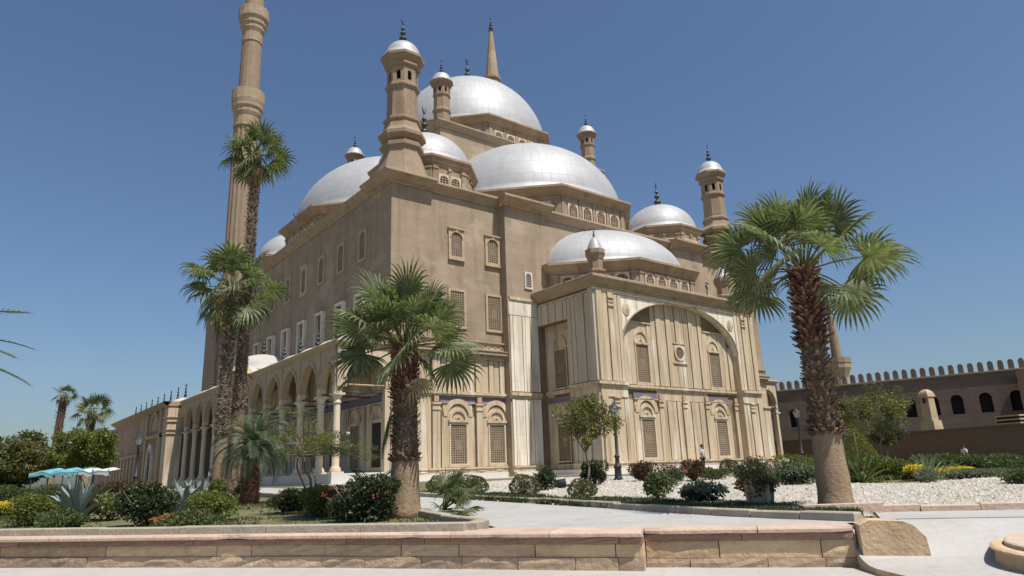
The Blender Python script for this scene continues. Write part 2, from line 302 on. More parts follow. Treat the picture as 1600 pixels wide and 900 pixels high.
def arch_pts(cu, hw, zs, rise, n=14, kind='round'):
    out = []
    for i in range(n+1):
        t = i/n
        if kind == 'point':
            x = -1+2*t; z = (1-abs(x)**1.75)**0.62
        else:
            a = pi*(1-t); x = cos(a); z = sin(a)
        out.append((cu+x*hw, zs+rise*z))
    return out
def arch_wall(mb, u0, u1, z0, z1, ops, d0, d1, m=0, ms=None, n=14):
    """wall slab between depths d0 (back) and d1 (front) pierced by arches; ops: (centre, half width, sill, spring, rise, kind)"""
    ms = m if ms is None else ms
    ops = sorted(ops); cur = u0
    for (cu, hw, zb, zs, ri, kd) in ops:
        if cu-hw > cur+1e-4: slab(mb, cur, cu-hw, z0, z1, d0, d1, m)
        if zb > z0+1e-4: slab(mb, cu-hw, cu+hw, z0, zb, d0, d1, m)
        P = arch_pts(cu, hw, zs, ri, n, kd)
        for i in range(n):
            (a, za), (b, zb2) = P[i], P[i+1]
            mb.face([(a, d1, za), (b, d1, zb2), (b, d1, z1), (a, d1, z1)], m)
            mb.face([(b, d0, zb2), (a, d0, za), (a, d0, z1), (b, d0, z1)], m)
            mb.face([(a, d0, za), (b, d0, zb2), (b, d1, zb2), (a, d1, za)], ms)
        mb.face([(cu-hw, d0, z1), (cu-hw, d1, z1), (cu+hw, d1, z1), (cu+hw, d0, z1)], m)
        cur = cu+hw
    if u1 > cur+1e-4: slab(mb, cur, u1, z0, z1, d0, d1, m)
def slab(mb, u0, u1, z0, z1, d0, d1, m=0): mb.box(u0, u1, d0, d1, z0, z1, m)
def arc_band(mb, cu, zs, r0, r1, d0, d1, m=0, n=14, rise=None, kind='round'):
    """a raised archivolt between radii r0 < r1"""
    k = (rise or 1.0)
    A = arch_pts(cu, r0, zs, r0*k, n, kind); B = arch_pts(cu, r1, zs, r1*k, n, kind)
    for i in range(n):
        mb.face([(A[i][0], d1, A[i][1]), (A[i+1][0], d1, A[i+1][1]), (B[i+1][0], d1, B[i+1][1]), (B[i][0], d1, B[i][1])], m)
        mb.face([(B[i][0], d1, B[i][1]), (B[i+1][0], d1, B[i+1][1]), (B[i+1][0], d0, B[i+1][1]), (B[i][0], d0, B[i][1])], m)
        mb.face([(A[i][0], d0, A[i][1]), (A[i+1][0], d0, A[i+1][1]), (A[i+1][0], d1, A[i+1][1]), (A[i][0], d1, A[i][1])], m)
def strips(mb, u0, u1, z0, z1, d, n, m=0, gap=0.07, seed=0, alt=0.05):
    rr = random.Random(seed); ws = [rr.uniform(0.8, 1.25) for _ in range(n)]; t = sum(ws); u = u0
    for i, wd in enumerate(ws):
        wd = wd/t*(u1-u0); dd = d+(alt if i % 2 else 0)
        slab(mb, u+gap/2, u+wd-gap/2, z0, z1, -0.02, dd, m); u += wd

def lattice(mb, X, cu, z0, z1, w, zs=None, d=0.03, step=0.16, bar=0.055, m=0, md=1):
    step *= 1.35; bar = 0.095
    """stone lattice: dark backing sheet with a grid of bars; zs = spring of an arched head"""
    mb.X = X; hw = w/2
    def top(u):
        if zs is None: return z1
        t = max(0.0, 1-((u-cu)/hw)**2); return zs+(z1-zs)*sqrt(t)
    n = 8; us = [cu-hw+w*i/n for i in range(n+1)]
    for i in range(n):
        mb.face([(us[i], d, z0), (us[i+1], d, z0), (us[i+1], d, top(us[i+1])), (us[i], d, top(us[i]))], md)
    k = max(3, int(w/step)); 
    for i in range(k+1):
        u = cu-hw+w*i/k; t = top(min(max(u, cu-hw+0.03), cu+hw-0.03))
        slab(mb, max(cu-hw, u-bar/2), min(cu+hw, u+bar/2), z0, t, d+0.002, d+0.06, m)
    zz = z0
    while zz < z1-0.03:
        hwz = hw if (zs is None or zz < zs) else hw*sqrt(max(0, 1-((zz-zs)/(z1-zs))**2))
        if hwz > 0.05: slab(mb, cu-hwz, cu+hwz, zz-bar/2+0.02, zz+bar/2+0.02, d+0.004, d+0.055, m)
        zz += step*0.95
    if not (step < 0.15 or w < 0.9):        # solid plates between the two star shaped clusters
        for (a, b) in ((0.36, 0.62),):
            h = z1-z0; slab(mb, cu-hw*0.42, cu+hw*0.42, z0+h*a, z0+h*b, d+0.003, d+0.05, m)
    mb.X = None
def window(parent, X, cu, z0, z1, w, arched=True, fr=0.16, fd=0.12, fm='wframe', hood=False, step=0.16, base=0.0, label=None, lm='lattice', rect=False):
    """a window: raised frame with a lattice child"""
    f = MB(); f.X = X; hw = w/2
    zs = z1-hw if arched else z1
    if rect or not arched:
        top = z1+fr
        slab(f, cu-hw-fr, cu-hw, z0-fr, top, -0.05+base, fd+base); slab(f, cu+hw, cu+hw+fr, z0-fr, top, -0.05+base, fd+base)
        slab(f, cu-hw, cu+hw, z0-fr, z0, -0.05+base, fd+base)
        if not arched: slab(f, cu-hw, cu+hw, z1, top, -0.05+base, fd+base)
        else:
            P = arch_pts(cu, hw, zs, hw, 10)
            for i in range(10):
                f.face([(P[i][0], fd+base, P[i][1]), (P[i+1][0], fd+base, P[i+1][1]), (P[i+1][0], fd+base, top), (P[i][0], fd+base, top)])
                f.face([(P[i][0], base, P[i][1]), (P[i+1][0], base, P[i+1][1]), (P[i+1][0], fd+base, P[i+1][1]), (P[i][0], fd+base, P[i][1])])
            f.face([(cu-hw, base, top), (cu+hw, base, top), (cu+hw, fd+base, top), (cu-hw, fd+base, top)])
            if hood: arc_band(f, cu, zs, hw+0.03, hw+0.10, fd+base, fd+0.05+base)
    else:
        slab(f, cu-hw-fr, cu-hw, z0-fr, zs, -0.05+base, fd+base); slab(f, cu+hw, cu+hw+fr, z0-fr, zs, -0.05+base, fd+base)
        slab(f, cu-hw, cu+hw, z0-fr, z0, -0.05+base, fd+base)
        arc_band(f, cu, zs, hw, hw+fr, base-0.02, fd+base)
    if hood:
        slab(f, cu-hw-fr-0.06, cu+hw+fr+0.06, z1+fr, z1+fr+0.1, base-0.02, fd+0.12+base)
        slab(f, cu-0.08, cu+0.08, z1-0.02, z1+fr, base, fd+0.08+base)
        slab(f, cu-hw-fr-0.04, cu+hw+fr+0.04, z0-fr-0.1, z0-fr, base-0.02, fd+0.08+base)
    o = f.build('window', fm, parent)
    l = MB(); lattice(l, X, cu, z0, z1, w, zs if arched else None, d=base+0.01, step=step)
    l.build('lattice', [lm, 'dark'], o)
    if label: o['label'] = label
    return o

def finial(parent, x, y, z, h, crescent=True, ang=0.6):
    """stacked bronze balls on a spike with a crescent on top"""
    f = MB(); r = h*0.10
    prof = [(0.0, 0), (r*1.5, 0), (r*1.2, .03), (r*.45, .06), (r*.5, .1), (r*1.25, .16), (r*1.3, .19), (r*1.1, .23), (r*.4, .28), (r*.35, .33),
            (r*.9, .37), (r*.95, .4), (r*.8, .43), (r*.3, .47), (r*.28, .52), (r*.65, .55), (r*.62, .59), (r*.22, .62), (r*.18, .72), (r*.12, .76), (0.0, .78)]
    f.lathe([(a, z+b*h) for a, b in prof], 10, (x, y))
    if crescent:
        R = h*0.105; cz = z+h*0.87; n = 16; ca, sa = cos(ang), sin(ang)
        pts = []; rad = []
        for i in range(n+1):
            t = radians(-235)+radians(290)*i/n
            pts.append((x+ca*R*cos(t), y+sa*R*cos(t), cz+R*sin(t))); rad.append(h*0.004+h*0.018*sin(pi*i/n))
        f.tube(pts, rad, 6)
    return f.build('finial', 'bronze', parent)

def dome(parent, cx, cy, z0, a, h, nu, nv, seg=64, half=None, m='lead', fin=0.0, bulge=0.0, name='dome', fang=0.6, base=0.25):
    mb = MB(); prof = [(a+base*0.6, z0-0.02), (a+base*0.55, z0+base*0.4), (a, z0+base*0.5)] if base else []
    R = nv*2
    for i in range(R+1):
        t = i/R*pi/2; prof.append((max(0.001, a*cos(t)*(1+bulge*sin(2*t))), z0+base*0.5+(h-base*0.5)*sin(t)))
    a0, a1 = (0, 2*pi)
    if half == 'S': a0, a1 = pi, 2*pi
    if half == 'W': a0, a1 = pi/2, 3*pi/2
    if half == 'N': a0, a1 = 0, pi
    if half == 'E': a0, a1 = -pi/2, pi/2
    nn = seg if not half else seg//2
    k = len(prof)-1-R
    # uv rows start at the spring of the dome
    g = mb.lathe(prof, nn, (cx, cy), 0, a0, a1, uvn=None)
    for fi, ids in enumerate(mb.f):
        j, i = divmod(fi, nn); jj = max(0, j-k)
        frac = nu*(0.5 if half else 1)
        u0, u1 = frac*i/nn, frac*(i+1)/nn; v0, v1 = jj/2, (jj+1)/2
        mb.uv[fi] = [(u0, v0), (u1, v0), (u1, v1), (u0, v1)] if j >= k else [(u0, .5)]*4
    o = mb.build(name, m, parent)
    if fin: finial(o, cx, cy, z0+h-0.05, fin, ang=fang)
    return o

def drum(parent, cx, cy, z0, z1, ap, cor, wins, ww, wz0, wz1, faces, n=8, ph=None, pil=True, mname='plaster', wlabel=None, sect=None):
    """polygonal drum with cornice, pilasters and a row of arched windows on each listed face"""
    ph = pi/n if ph is None else ph
    mb = MB()
    mb.lathe([(ap, z0), (ap, z1-0.9), (ap+0.12, z1-0.88), (ap+0.12, z1-0.72), (ap+0.25, z1-0.62), (ap+cor*0.7, z1-0.35), (ap+cor, z1-0.22), (ap+cor, z1-0.02)],
             n, (cx, cy), ph, flatr=True, smooth=False)
    mb.lathe([(ap+cor, z1-0.02), (0.01, z1)], n, (cx, cy), ph, flatr=True, smooth=False)
    side = 2*ap*math.tan(pi/n)
    o = mb.build('drum', mname, parent)
    pl = MB()
    for ang in faces:
        X = F_ang(cx, cy, ap, ang); pl.X = X
        zt = z1-0.92
        us = [-side/2+0.32, side/2-0.32]
        if wins:
            sp = (side-1.2)/wins
            for i in range(wins):
                u = -(side-1.2)/2+sp*(i+0.5)
                window(parent, X, u, wz0, wz1, ww, True, 0.13, 0.09, 'wframe', step=0.17, rect=True, hood=False)
                if i: us.append(u-sp/2)
        for k, u in enumerate(us):
            hw = 0.24 if k < 2 else 0.14
            slab(pl, u-hw, u+hw, z0, zt-0.3, -0.05, 0.1); slab(pl, u-hw-0.06, u+hw+0.06, zt-0.3, zt-0.12, -0.05, 0.17)
            slab(pl, u-hw, u+hw, zt-0.12, zt, -0.05, 0.1)
    pl.X = None
    if pil and pl.v: pl.build('pilaster', mname, parent)
    return o

# ------------------------------------------------------------------ ground
WD = Vector((0.604, -0.797)); WN = Vector((0.797, 0.604)); P0 = Vector((-17.77, -31.05))
def gz(x, y):
    t = (Vector((x, y))-P0).dot(WN); return -1.0+0.58*min(max((t-3)/21, 0), 1)
def st(s, t): p = P0+WD*s+WN*t; return (p.x, p.y)
def sheet(name, poly, m, off, kind='structure', res=1.2, zf=gz, **kw):
    """triangulated terrain patch: a polygon cut into a grid so it follows the ground"""
    bm = bmesh.new(); vs = [bm.verts.new((x, y, 0)) for x, y in poly]; bm.faces.new(vs)
    xs = [p[0] for p in poly]; ys = [p[1] for p in poly]
    def cut(a, b, ax):
        n = int((b-a)/res)
        if n > 60: n = 60
        for i in range(1, n+1):
            c = a+(b-a)*i/(n+1); co = [0, 0, 0]; no = [0, 0, 0]; co[ax] = c; no[ax] = 1
            bmesh.ops.bisect_plane(bm, geom=bm.verts[:]+bm.edges[:]+bm.faces[:], plane_co=co, plane_no=no)
    cut(min(xs), max(xs), 0); cut(min(ys), max(ys), 1)
    for v in bm.verts: v.co.z = zf(v.co.x, v.co.y)+off
    me = bpy.data.meshes.new(name); bm.to_mesh(me); bm.free(); me.materials.append(MT[m])
    o = bpy.data.objects.new(name, me); COL.objects.link(o); tag(o, kind=kind, **kw); return o

# ------------------------------------------------------------------ the mosque
GB = -0.42                       # ground level at the mosque
W = 46.5; C = W/2
mosque = empty('mosque', (0, 0, 0), 'tan limestone mosque with silvery domes, corner turrets and alabaster lower walls', 'mosque')
mb = MB()
mb.box(0, W, 0, W, GB-0.6, 21.7)
for x0 in (10.1, W-14.5): mb.box(x0, x0+4.4, -0.8, 0.3, GB-0.5, 21.7)      # buttress piers
mb.build('wall', 'plaster', mosque)
def cornice(name, X, u0, u1, z, o, ends=(0, 0), m='cornice', h=0.8, parent=None):
    c = MB(); c.X = X
    pr = [(-0.1, z-h), (0.12, z-h), (0.16, z-h+0.12), (o*0.45, z-h+0.2), (o*0.75, z-h*0.5), (o*0.95, z-h*0.3), (o, z-h*0.25), (o, z-0.05), (o-0.06, z), (-0.1, z+0.02)]
    a = [c.pt((u0-ends[0]*max(d, 0), d, zz)) for d, zz in pr]; b = [c.pt((u1+ends[1]*max(d, 0), d, zz)) for d, zz in pr]
    for i in range(len(pr)-1): c.idx([a[i], b[i], b[i+1], a[i+1]])
    if not ends[0]: c.idx(a[::-1])
    if not ends[1]: c.idx(b)
    c.X = None
    return c.build(name, m, parent or mosque)
FS = F_south(0.0); FW = F_west(0.0)
roof = MB(); roof.box(0.05, W-0.05, 0.05, W-0.05, 21.7, 22.3); roof.build('roof', 'cornice', mosque)
cornice('cornice', FS, 0, 3.6, 22.42, 0.95, (1, 0)); cornice('cornice', FS, 3.6, 10.1, 22.36, 0.6)
for x0 in (10.1, W-14.5):
    cornice('cornice', F_south(-0.8), x0-.5, x0+4.9, 22.4, 0.85, (0, 0))
cornice('cornice', FS, 14.5, W-14.5, 22.36, 0.6); cornice('cornice', FS, W-10.1, W, 22.36, 0.8, (0, 1))
cornice('cornice', FW, 0, 3.6, 22.42, 0.95, (1, 0)); cornice('cornice', FW, 3.6, W-3.6, 22.36, 0.6); cornice('cornice', FW, W-3.6, W, 22.4, 0.9, (0, 1))

# --- drums and domes
ZD = 26.4
LB = ['mid', 'side']
A_S, A_W, A_SW, A_SE = radians(270), radians(180), radians(225), radians(315)
for (cx, cy, fc) in ((7, 7, (A_S, A_SW, A_SE, A_W)), (W-7, 7, (A_S, A_SW)), (7, W-7, (A_W, A_SW))):
    drum(mosque, cx, cy, 22.3, ZD, 4.25, 0.45, 2, 0.85, 23.3, 24.7, fc)
    dome(mosque, cx, cy, ZD-0.05, 4.25, 3.9, 32, 6, fin=3.4, fang=0.65)
dome(mosque, W-7, W-7, ZD, 4.25, 3.9, 32, 6)
# half domes of the four sides
for (cx, cy, hf, fc) in ((C, 12.3, 'S', (A_S, A_SW, A_SE)), (12.3, C, 'W', (A_W, A_SW, radians(135)))):
    drum(mosque, cx, cy, 22.3, ZD-0.1, 10.5, 0.8, 4, 1.05, 23.2, 24.75, fc)
    dome(mosque, cx, cy, ZD-0.15, 10.55, 8.7, 72, 8, half=hf, seg=96)
dome(mosque, W-12.3, C, ZD, 10.5, 8.7, 72, 8, half='E', seg=96); dome(mosque, C, W-12.3, ZD, 10.5, 8.7, 72, 8, half='N', seg=96)
# central square block
B0 = 11.75; B1 = W-B0
cb = MB(); cb.box(B0, B1, B0, B1, 22, 34.9)
cb.build('central_block', 'plaster', mosque)
for X in (F_south(B0), F_west(B0)):
    cornice('cornice', X, B0, B1, 35.6, 0.55, (1, 1), h=0.75)
rf = MB(); rf.box(B0+.1, B1-.1, B0+.1, B1-.1, 34.9, 35.5); rf.build('roof', 'cornice', mosque)
drum(mosque, C, C, 35.4, 39.2, 9.75, 0.75, 4, 1.0, 36.1, 37.55, (A_S, A_SW, A_SE, A_W))
dome(mosque, C, C, 39.1, 9.85, 9.9, 88, 12, seg=128, fin=4.6, fang=0.6)
# mihrab bay
BX0, BX1, BY = 13.2, 33.4, -7.6; BC = (BX0+BX1)/2
drum(mosque, BC, 2.3, 13.9, 16.95, 8.75, 0.65, 4, 0.95, 14.35, 15.75, (A_S, A_SW, A_SE))
dr = MB()   # straight part of the bay drum running back to the wall
dome(mosque, BC, 2.2, 16.9, 8.35, 5.1, 60, 7, half='S', seg=96)

# --- octagonal corner turrets
def turret(x, y, zb, zt, k=1.0, fin=2.6, wide=1.0, name='turret', pedestal=True):
    """shaft of eight sides with rings, an arcaded lantern and a small metal cap"""
    h = zt-zb; t = MB(); Z = lambda q: zb+h*q
    ph = pi/8
    if pedestal:
        pr = [(2.35*k*wide, Z(0)), (1.62*k, Z(.24)), (1.62*k, Z(.265)), (1.85*k, Z(.28)), (1.85*k, Z(.305)), (1.5*k, Z(.33)), (2.05*k, Z(.36)), (2.05*k, Z(.385)), (1.7*k, Z(.42)), (1.5*k, Z(.47)),
              (1.65*k, Z(.485)), (1.65*k, Z(.5)), (1.38*k, Z(.515)), (1.33*k, Z(.735)), (1.55*k, Z(.75)), (1.55*k, Z(.765)), (1.4*k, Z(.775))]
    else:
        pr = [(1.3*k, Z(0)), (1.3*k, Z(.3)), (1.5*k, Z(.33)), (1.5*k, Z(.37)), (1.3*k, Z(.4)), (1.27*k, Z(.66)), (1.45*k, Z(.68)), (1.45*k, Z(.7)), (1.3*k, Z(.715))]
    t.lathe(pr, 8, (x, y), ph, smooth=False, flatr=True)
    z0 = pr[-1][1]; z1 = Z(.905); r = 1.36*k
    for i in range(8):
        t.X = F_ang(x, y, r, i*pi/4); s = r*math.tan(pi/8)
        arch_wall(t, -s, s, z0, z1, [(0, s*0.36, z0+(z1-z0)*.15, z0+(z1-z0)*.62, s*0.36, 'round')], -0.25*k, 0.0, n=6)
    t.X = None
    t.lathe([(r*1.02, z1), (1.6*k, Z(.915)), (1.6*k, Z(.93)), (1.45*k, Z(.94)), (1.72*k, Z(.965)), (1.95*k, Z(.98)), (1.95*k, Z(1.0)), (0.01, Z(1.003))], 8, (x, y), ph, smooth=False, flatr=True)
    o = t.build(name, 'tower', mosque)
    d = MB(); d.lathe([(r*0.7, z0), (r*0.7, z1)], 8, (x, y), ph); d.build('lantern_core', 'dark', o)
    c = dome(o, x, y, Z(1.0), 1.72*k, 1.95*k, 20, 3, seg=24, name='cap_dome', base=0.3)
    finial(o, x, y, Z(1.0)+1.9*k, fin, crescent=fin > 1.2)
    return o
for (x, y) in ((2.1, 2.2), (W-2.0, 2.6)):
    turret(x, y, 22.3, 34.0, 0.88, 2.5, wide=1.12)
for (x, y) in ((12.5, 12.6), (W-12.6, 12.6), (12.5, W-12.5)):
    turret(x, y, 35.3, 40.6, 0.62, 1.8, pedestal=False)
for (x, y) in ((15.0, -6.2), (31.7, -6.2)):       # little bay turrets
    t = MB()
    t.lathe([(.62, 14.2), (.62, 15.0), (.74, 15.1), (.74, 15.25), (.55, 15.35), (.55, 16.1), (.62, 16.2), (.72, 16.5), (.78, 16.6), (.78, 16.95), (.01, 16.97)], 8, (x, y), pi/8, smooth=False, flatr=True)
    o = t.build('turret', 'tower', mosque)
    c = MB(); c.lathe([(.66, 16.95), (.6, 17.15), (.48, 17.5), (.3, 17.85), (.1, 18.1), (0.01, 18.15)], 16, (x, y)); c.build('cap_dome', 'lead', o)
    finial(o, x, y, 18.08, 0.9, crescent=False)

# --- upper windows
for u in (5.75, 9.3, W-5.75, W-9.3):
    window(mosque, FS, u, 16.6, 18.6, 1.0, True, 0.24, 0.13, 'bframe', hood=True, step=0.13, rect=True)
    window(mosque, FS, u, 11.0, 13.75, 1.25, False, 0.2, 0.12, 'bframe', step=0.14)
window(mosque, F_south(-0.8), 12.35, 14.75, 15.95, 0.55, True, 0.13, 0.12, 'white', rect=True, label='white framed arched window beside the bay drum')
window(mosque, F_south(-0.8), 34.4, 14.75, 15.95, 0.55, True, 0.13, 0.12, 'bframe', rect=True)
for k in range(10):
    u = 4.7+4.1*k
    window(mosque, FW, u, 16.75, 19.0, 0.95, True, 0.2, 0.12, 'bframe' if k != 3 else 'wframe', step=0.14, rect=True, hood=(k == 3))
    window(mosque, FW, u-0.3 if k else u, 11.0, 13.7, 1.2, False, 0.22, 0.34, 'pale', step=0.15)

# --- alabaster cladding of the lower walls
def clad_bay(X, u0, u1, wins, panels, base=0.15):
    """one stretch of cladding: plinth, relief band, windows between pilasters, blue band, ledge, panel row, ledge"""
    b = MB(); b.X = X
    slab(b, u0, u1, GB-0.3, 10.0, -0.05, base-0.1)      # grimy backing seen in the joints
    b.build('joint_backing', 'joint', mosque)
    c = MB(); c.X = X
    slab(c, u0, u1, -0.02, 0.3, 0, base+0.12)
    n = max(1, int((u1-u0)/1.55)); 
    for i in range(n):
        cu = u0+(u1-u0)*(i+0.5)/n; hw = (u1-u0)/n*0.36
        v = [(cu-hw, base+0.125, 0.14), (cu, base+0.125, 0.01), (cu+hw, base+0.125, 0.14), (cu, base+0.125, 0.27)]
        a = (cu, base+0.2, 0.14)
        for q in range(4): c.face([v[q], v[(q+1) % 4], a])
    slab(c, u0, u1, 0.3, 0.42, 0, base+0.22)
    slab(c, u0, u1, 5.72, 5.92, 0, base+0.2); slab(c, u0, u1, 5.60, 5.72, 0, base+0.12)
    slab(c, u0, u1, 8.5, 8.66, 0, base+0.12)
    c.build('moulding', 'alabaster', mosque)
    g = MB(); g.X = X
    slab(g, u0, u1, 8.66, 8.86, 0, base+0.25); slab(g, u0, u1, 8.86, 9.12, 0, base+0.48); slab(g, u0, u1, 9.12, 9.2, 0, base+0.55)
    slab(g, u0, u1, 9.82, 9.95, 0, base+0.18)
    g.build('ledge', 'cornice', mosque)
    fz = MB(); fz.X = X; slab(fz, u0, u1, 9.2, 9.82, 0, base)
    k = int((u1-u0)/0.62)
    for i in range(k):
        cu = u0+(i+0.5)*(u1-u0)/k; arc_band(fz, cu, 9.3, 0.17, 0.24, base, base+0.05, n=8, rise=1.4)
    fz.build('frieze', 'alabaster', mosque)
    u = u0; pan = MB(); pan.X = X
    for (a, bb, n) in panels: strips(pan, a, bb, 5.95, 8.48, base, n, seed=int(a*7), alt=0.06)
    pan.build('panel_row', 'alabaster', mosque)
    return
def pilaster(X, a, b, z0, z1, d=0.22, m='alabaster', cap=True, base=0.0):
    p = MB(); p.X = X
    slab(p, a+.03, b-.03, z0, z1-(0.55 if cap else 0), base, base+d)
    if cap:
        slab(p, a-.03, b+.03, z1-.55, z1-.45, base, base+d+.07); slab(p, a+.02, b-.02, z1-.45, z1-.15, base, base+d+.02); slab(p, a-.05, b+.05, z1-.15, z1, base, base+d+.1)
    return p.build('pilaster', m, mosque)
def low_window(X, cu, w=1.4, z0=0.68, z1=3.5, base=0.12, zsp=4.1, ro=1.25):
    """ground floor window in its arched surround"""
    s = MB(); s.X = X
    hw = w/2
    slab(s, cu-hw-.75, cu-hw-.12, 0.44, zsp, 0, base+.05); slab(s, cu+hw+.12, cu+hw+.75, 0.44, zsp, 0, base+.05)
    arc_band(s, cu, zsp, 0.93, ro+.05, 0, base+.10); arc_band(s, cu, zsp-0.1, 0.0001, 0.93, 0, base-.02)
    arc_band(s, cu, z1+.35, 0.62, 0.82, base-.02, base+.10); arc_band(s, cu, z1+.38, 0.12, .22, base-.02, base+.08)
    slab(s, cu-hw-.22, cu+hw+.22, z1+.16, z1+.34, 0, base+.2)
    slab(s, cu-.9, cu+.9, 0.44, z0-.12, 0, base+.12)
    slab(s, cu-0.93, cu+0.93, z1, zsp+.02, 0, base-.03)
    # spandrels beside the arch
    P = arch_pts(cu, ro+.05, zsp, ro+.05, 12)
    for i in range(12): s.face([(P[i][0], base-.01, P[i][1]), (P[i+1][0], base-.01, P[i+1][1]), (P[i+1][0], base-.01, 5.1), (P[i][0], base-.01, 5.1)])
    s.build('window_surround', 'alabaster', mosque)
    window(mosque, X, cu, z0, z1, w, False, 0.13, 0.14, 'wframe', base=base-.02, step=0.13)
def blue_band(X, a, b, base=0.12):
    q = MB(); q.X = X; slab(q, a, b, 5.14, 5.6, 0, base); q.build('inscription_band', 'blue', mosque)
    q = MB(); q.X = X; slab(q, a-.0, b, 5.08, 5.14, 0, base+.08); q.build('moulding', 'alabaster', mosque)
def medallion(X, u, base=0.25, z=5.36):
    q = MB(); q.X = X; slab(q, u-.2, u+.2, z-.2, z+.2, 0, base)
    q.build('medallion', 'medal', mosque)
def facade_side(X, flip):
    f = (lambda u: u) if not flip else (lambda u: W-u)
    def R(a, b): a, b = f(a), f(b); return (min(a, b), max(a, b))
    a, b = R(0.0, 10.1); clad_bay(X, a, b, 2, [R(0.3, 3.2)+(3,), R(3.95, 7.2)+(5,), R(7.85, 10.1)+(4,)])
    for (q0, q1, cap) in ((0.0, 1.2, False), (1.2, 3.3, False)):
        c, d = R(q0, q1); pilaster(X, c, d, .42, 5.6, .2, cap=False)
    for (q0, q1) in ((3.34, 4.04), (7.22, 7.85)):
        c, d = R(q0, q1); pilaster(X, c, d, .42, 5.1, .26); pilaster(X, c, d, 5.95, 8.5, .26, cap=False); medallion(X, (c+d)/2, .3)
    for cu in (5.62, 9.15): low_window(X, f(cu), 1.38 if cu < 8 else 1.38)
    for (q0, q1) in ((4.1, 7.2), (7.9, 10.1)):
        c, d = R(q0, q1); blue_band(X, c, d)
facade_side(FS, False); facade_side(FS, True)
# white marble corner strips on the pier beside the bay
XP = F_south(-0.8)
p = MB(); p.X = XP
for (z0, z1) in ((0.42, 5.5), (6.1, 12.2)):
    slab(p, 10.25, 10.5, z0, z1, 0, .1); slab(p, 10.56, 11.45, z0, z1, 0, .08); slab(p, 11.5, 11.75, z0, z1, 0, .1); slab(p, 11.82, 12.3, z0, z1, 0, .06); slab(p, 12.36, 13.15, z0, z1, 0, .1)
slab(p, 10.15, 13.2, 12.25, 13.5, 0, .08)
p.build('marble_strip', 'pale', mosque)
p = MB(); p.X = XP
slab(p, 10.1, 13.2, 5.55, 5.75, 0, .16); slab(p, 10.1, 13.2, 5.75, 6.0, 0, .26); slab(p, 10.1, 13.2, -.05, .3, 0, .14); slab(p, 10.1, 13.2, .3, .4, 0, .24); slab(p, 10.2, 13.2, 13.5, 13.75, 0, .18)
p.build('moulding', 'alabaster', mosque)

# --- the projecting bay
bw = MB()
bw.box(BX0+.7, BX1-.7, BY+.7, 0.2, GB-.5, 13.6)
bw.build('bay_core', 'alabaster', mosque)
XB = F_south(BY)
f = MB(); f.X = XB
arch_wall(f, BX0, BX1, 9.3, 13.5, [(BC, 7.3, 9.3, 9.4, 3.75, 'round')], -.7, 0.0, n=36)
f.X = None; f.build('arched_front', 'pale', mosque)
for (a, b) in ((BX0, BC-7.3), (BC+7.3, BX1)):           # jambs below the arch
    f = MB(); f.X = XB; slab(f, a, b, GB-.4, 9.3, -.7, -.03); f.build('jamb', 'alabaster', mosque)
for sgn in (-1, 1):
    e = BC+sgn*7.3; o = BX0 if sgn < 0 else BX1; a, b = min(e, o), max(e, o)
    s = MB(); s.X = XB
    for (z0, z1) in ((.42, 5.1), (6.3, 13.1)):
        ws = (0.62, .55, .6, .45, .42); u = o; t = sum(ws); dirn = -sgn
        for i, wd in enumerate(ws):
            wd = wd/t*abs(e-o); u2 = u+dirn*wd; q0, q1 = min(u, u2)+.035, max(u, u2)-.035
            slab(s, q0, q1, z0, z1, -.05, .08+(0.08 if i in (0, 2) else 0)); u = u2
            if i == 2:
                zt = z1-.35 if z0 > 1 else z1
                slab(s, q0-.05, q1+.05, zt-.75, zt-.65, 0, .26); slab(s, q0-.05, q1+.05, zt-.1, zt, 0, .26); slab(s, q0-.02, q1+.02, zt-.42, zt-.34, 0, .22)
    jb = (a+.0, b)
    slab(s, e-.12 if sgn < 0 else e-.02, e+.02 if sgn < 0 else e+.12, .42, 9.3, -.7, .1)
    s.build('pilaster', 'alabaster', mosque)
    s = MB(); s.X = XB
    slab(s, a, b, 5.1, 5.2, -.05, .16); slab(s, a, b, 5.2, 5.85, -.05, .12); slab(s, a, b, 5.85, 6.0, -.05, .2); slab(s, a-(.3 if sgn < 0 else 0), b+(.3 if sgn > 0 else 0), 6.0, 6.22, -.05, .32)
    slab(s, a, b, GB-.3, .3, -.05, .2); slab(s, a, b, .3, .42, -.05, .28)
    s.build('moulding', 'alabaster', mosque)
s = MB(); s.X = XB
arc_band(s, BC, 9.4, 7.3, 7.42, 0, .09, n=36, rise=3.75/7.3)
slab(s, BX0, BX1, 13.12, 13.24, 0, .14); s.build('string_course', 'cornice', mosque)
s = MB(); s.X = XB                                       # round bosses in the spandrels
for u in (BC-6.7, BC+6.7, ):
    s2 = []
    n = 16
    for i in range(n):
        a, b = 2*pi*i/n, 2*pi*(i+1)/n
        s.face([(u, .14, 12.0), (u+.42*cos(a), .05, 12.0+.5*sin(a)), (u+.42*cos(b), .05, 12.0+.5*sin(b))])
        s.face([(u+.42*cos(a), .05, 12.0+.5*sin(a)), (u+.46*cos(a), 0, 12.0+.55*sin(a)), (u+.46*cos(b), 0, 12.0+.55*sin(b)), (u+.42*cos(b), .05, 12.0+.5*sin(b))])
s.build('boss', 'alabaster', mosque)
cornice('bay_cornice', XB, BX0, BX1, 14.3, 0.62, (1, 1), h=0.86)
cornice('bay_cornice', F_west(BX0), BY, -0.8, 14.3, 0.62, (1, 0), h=0.86)
r = MB(); r.box(BX0+.06, BX1-.06, BY+.06, 0.1, 13.502, 14.2); r.build('roof', 'cornice', mosque)
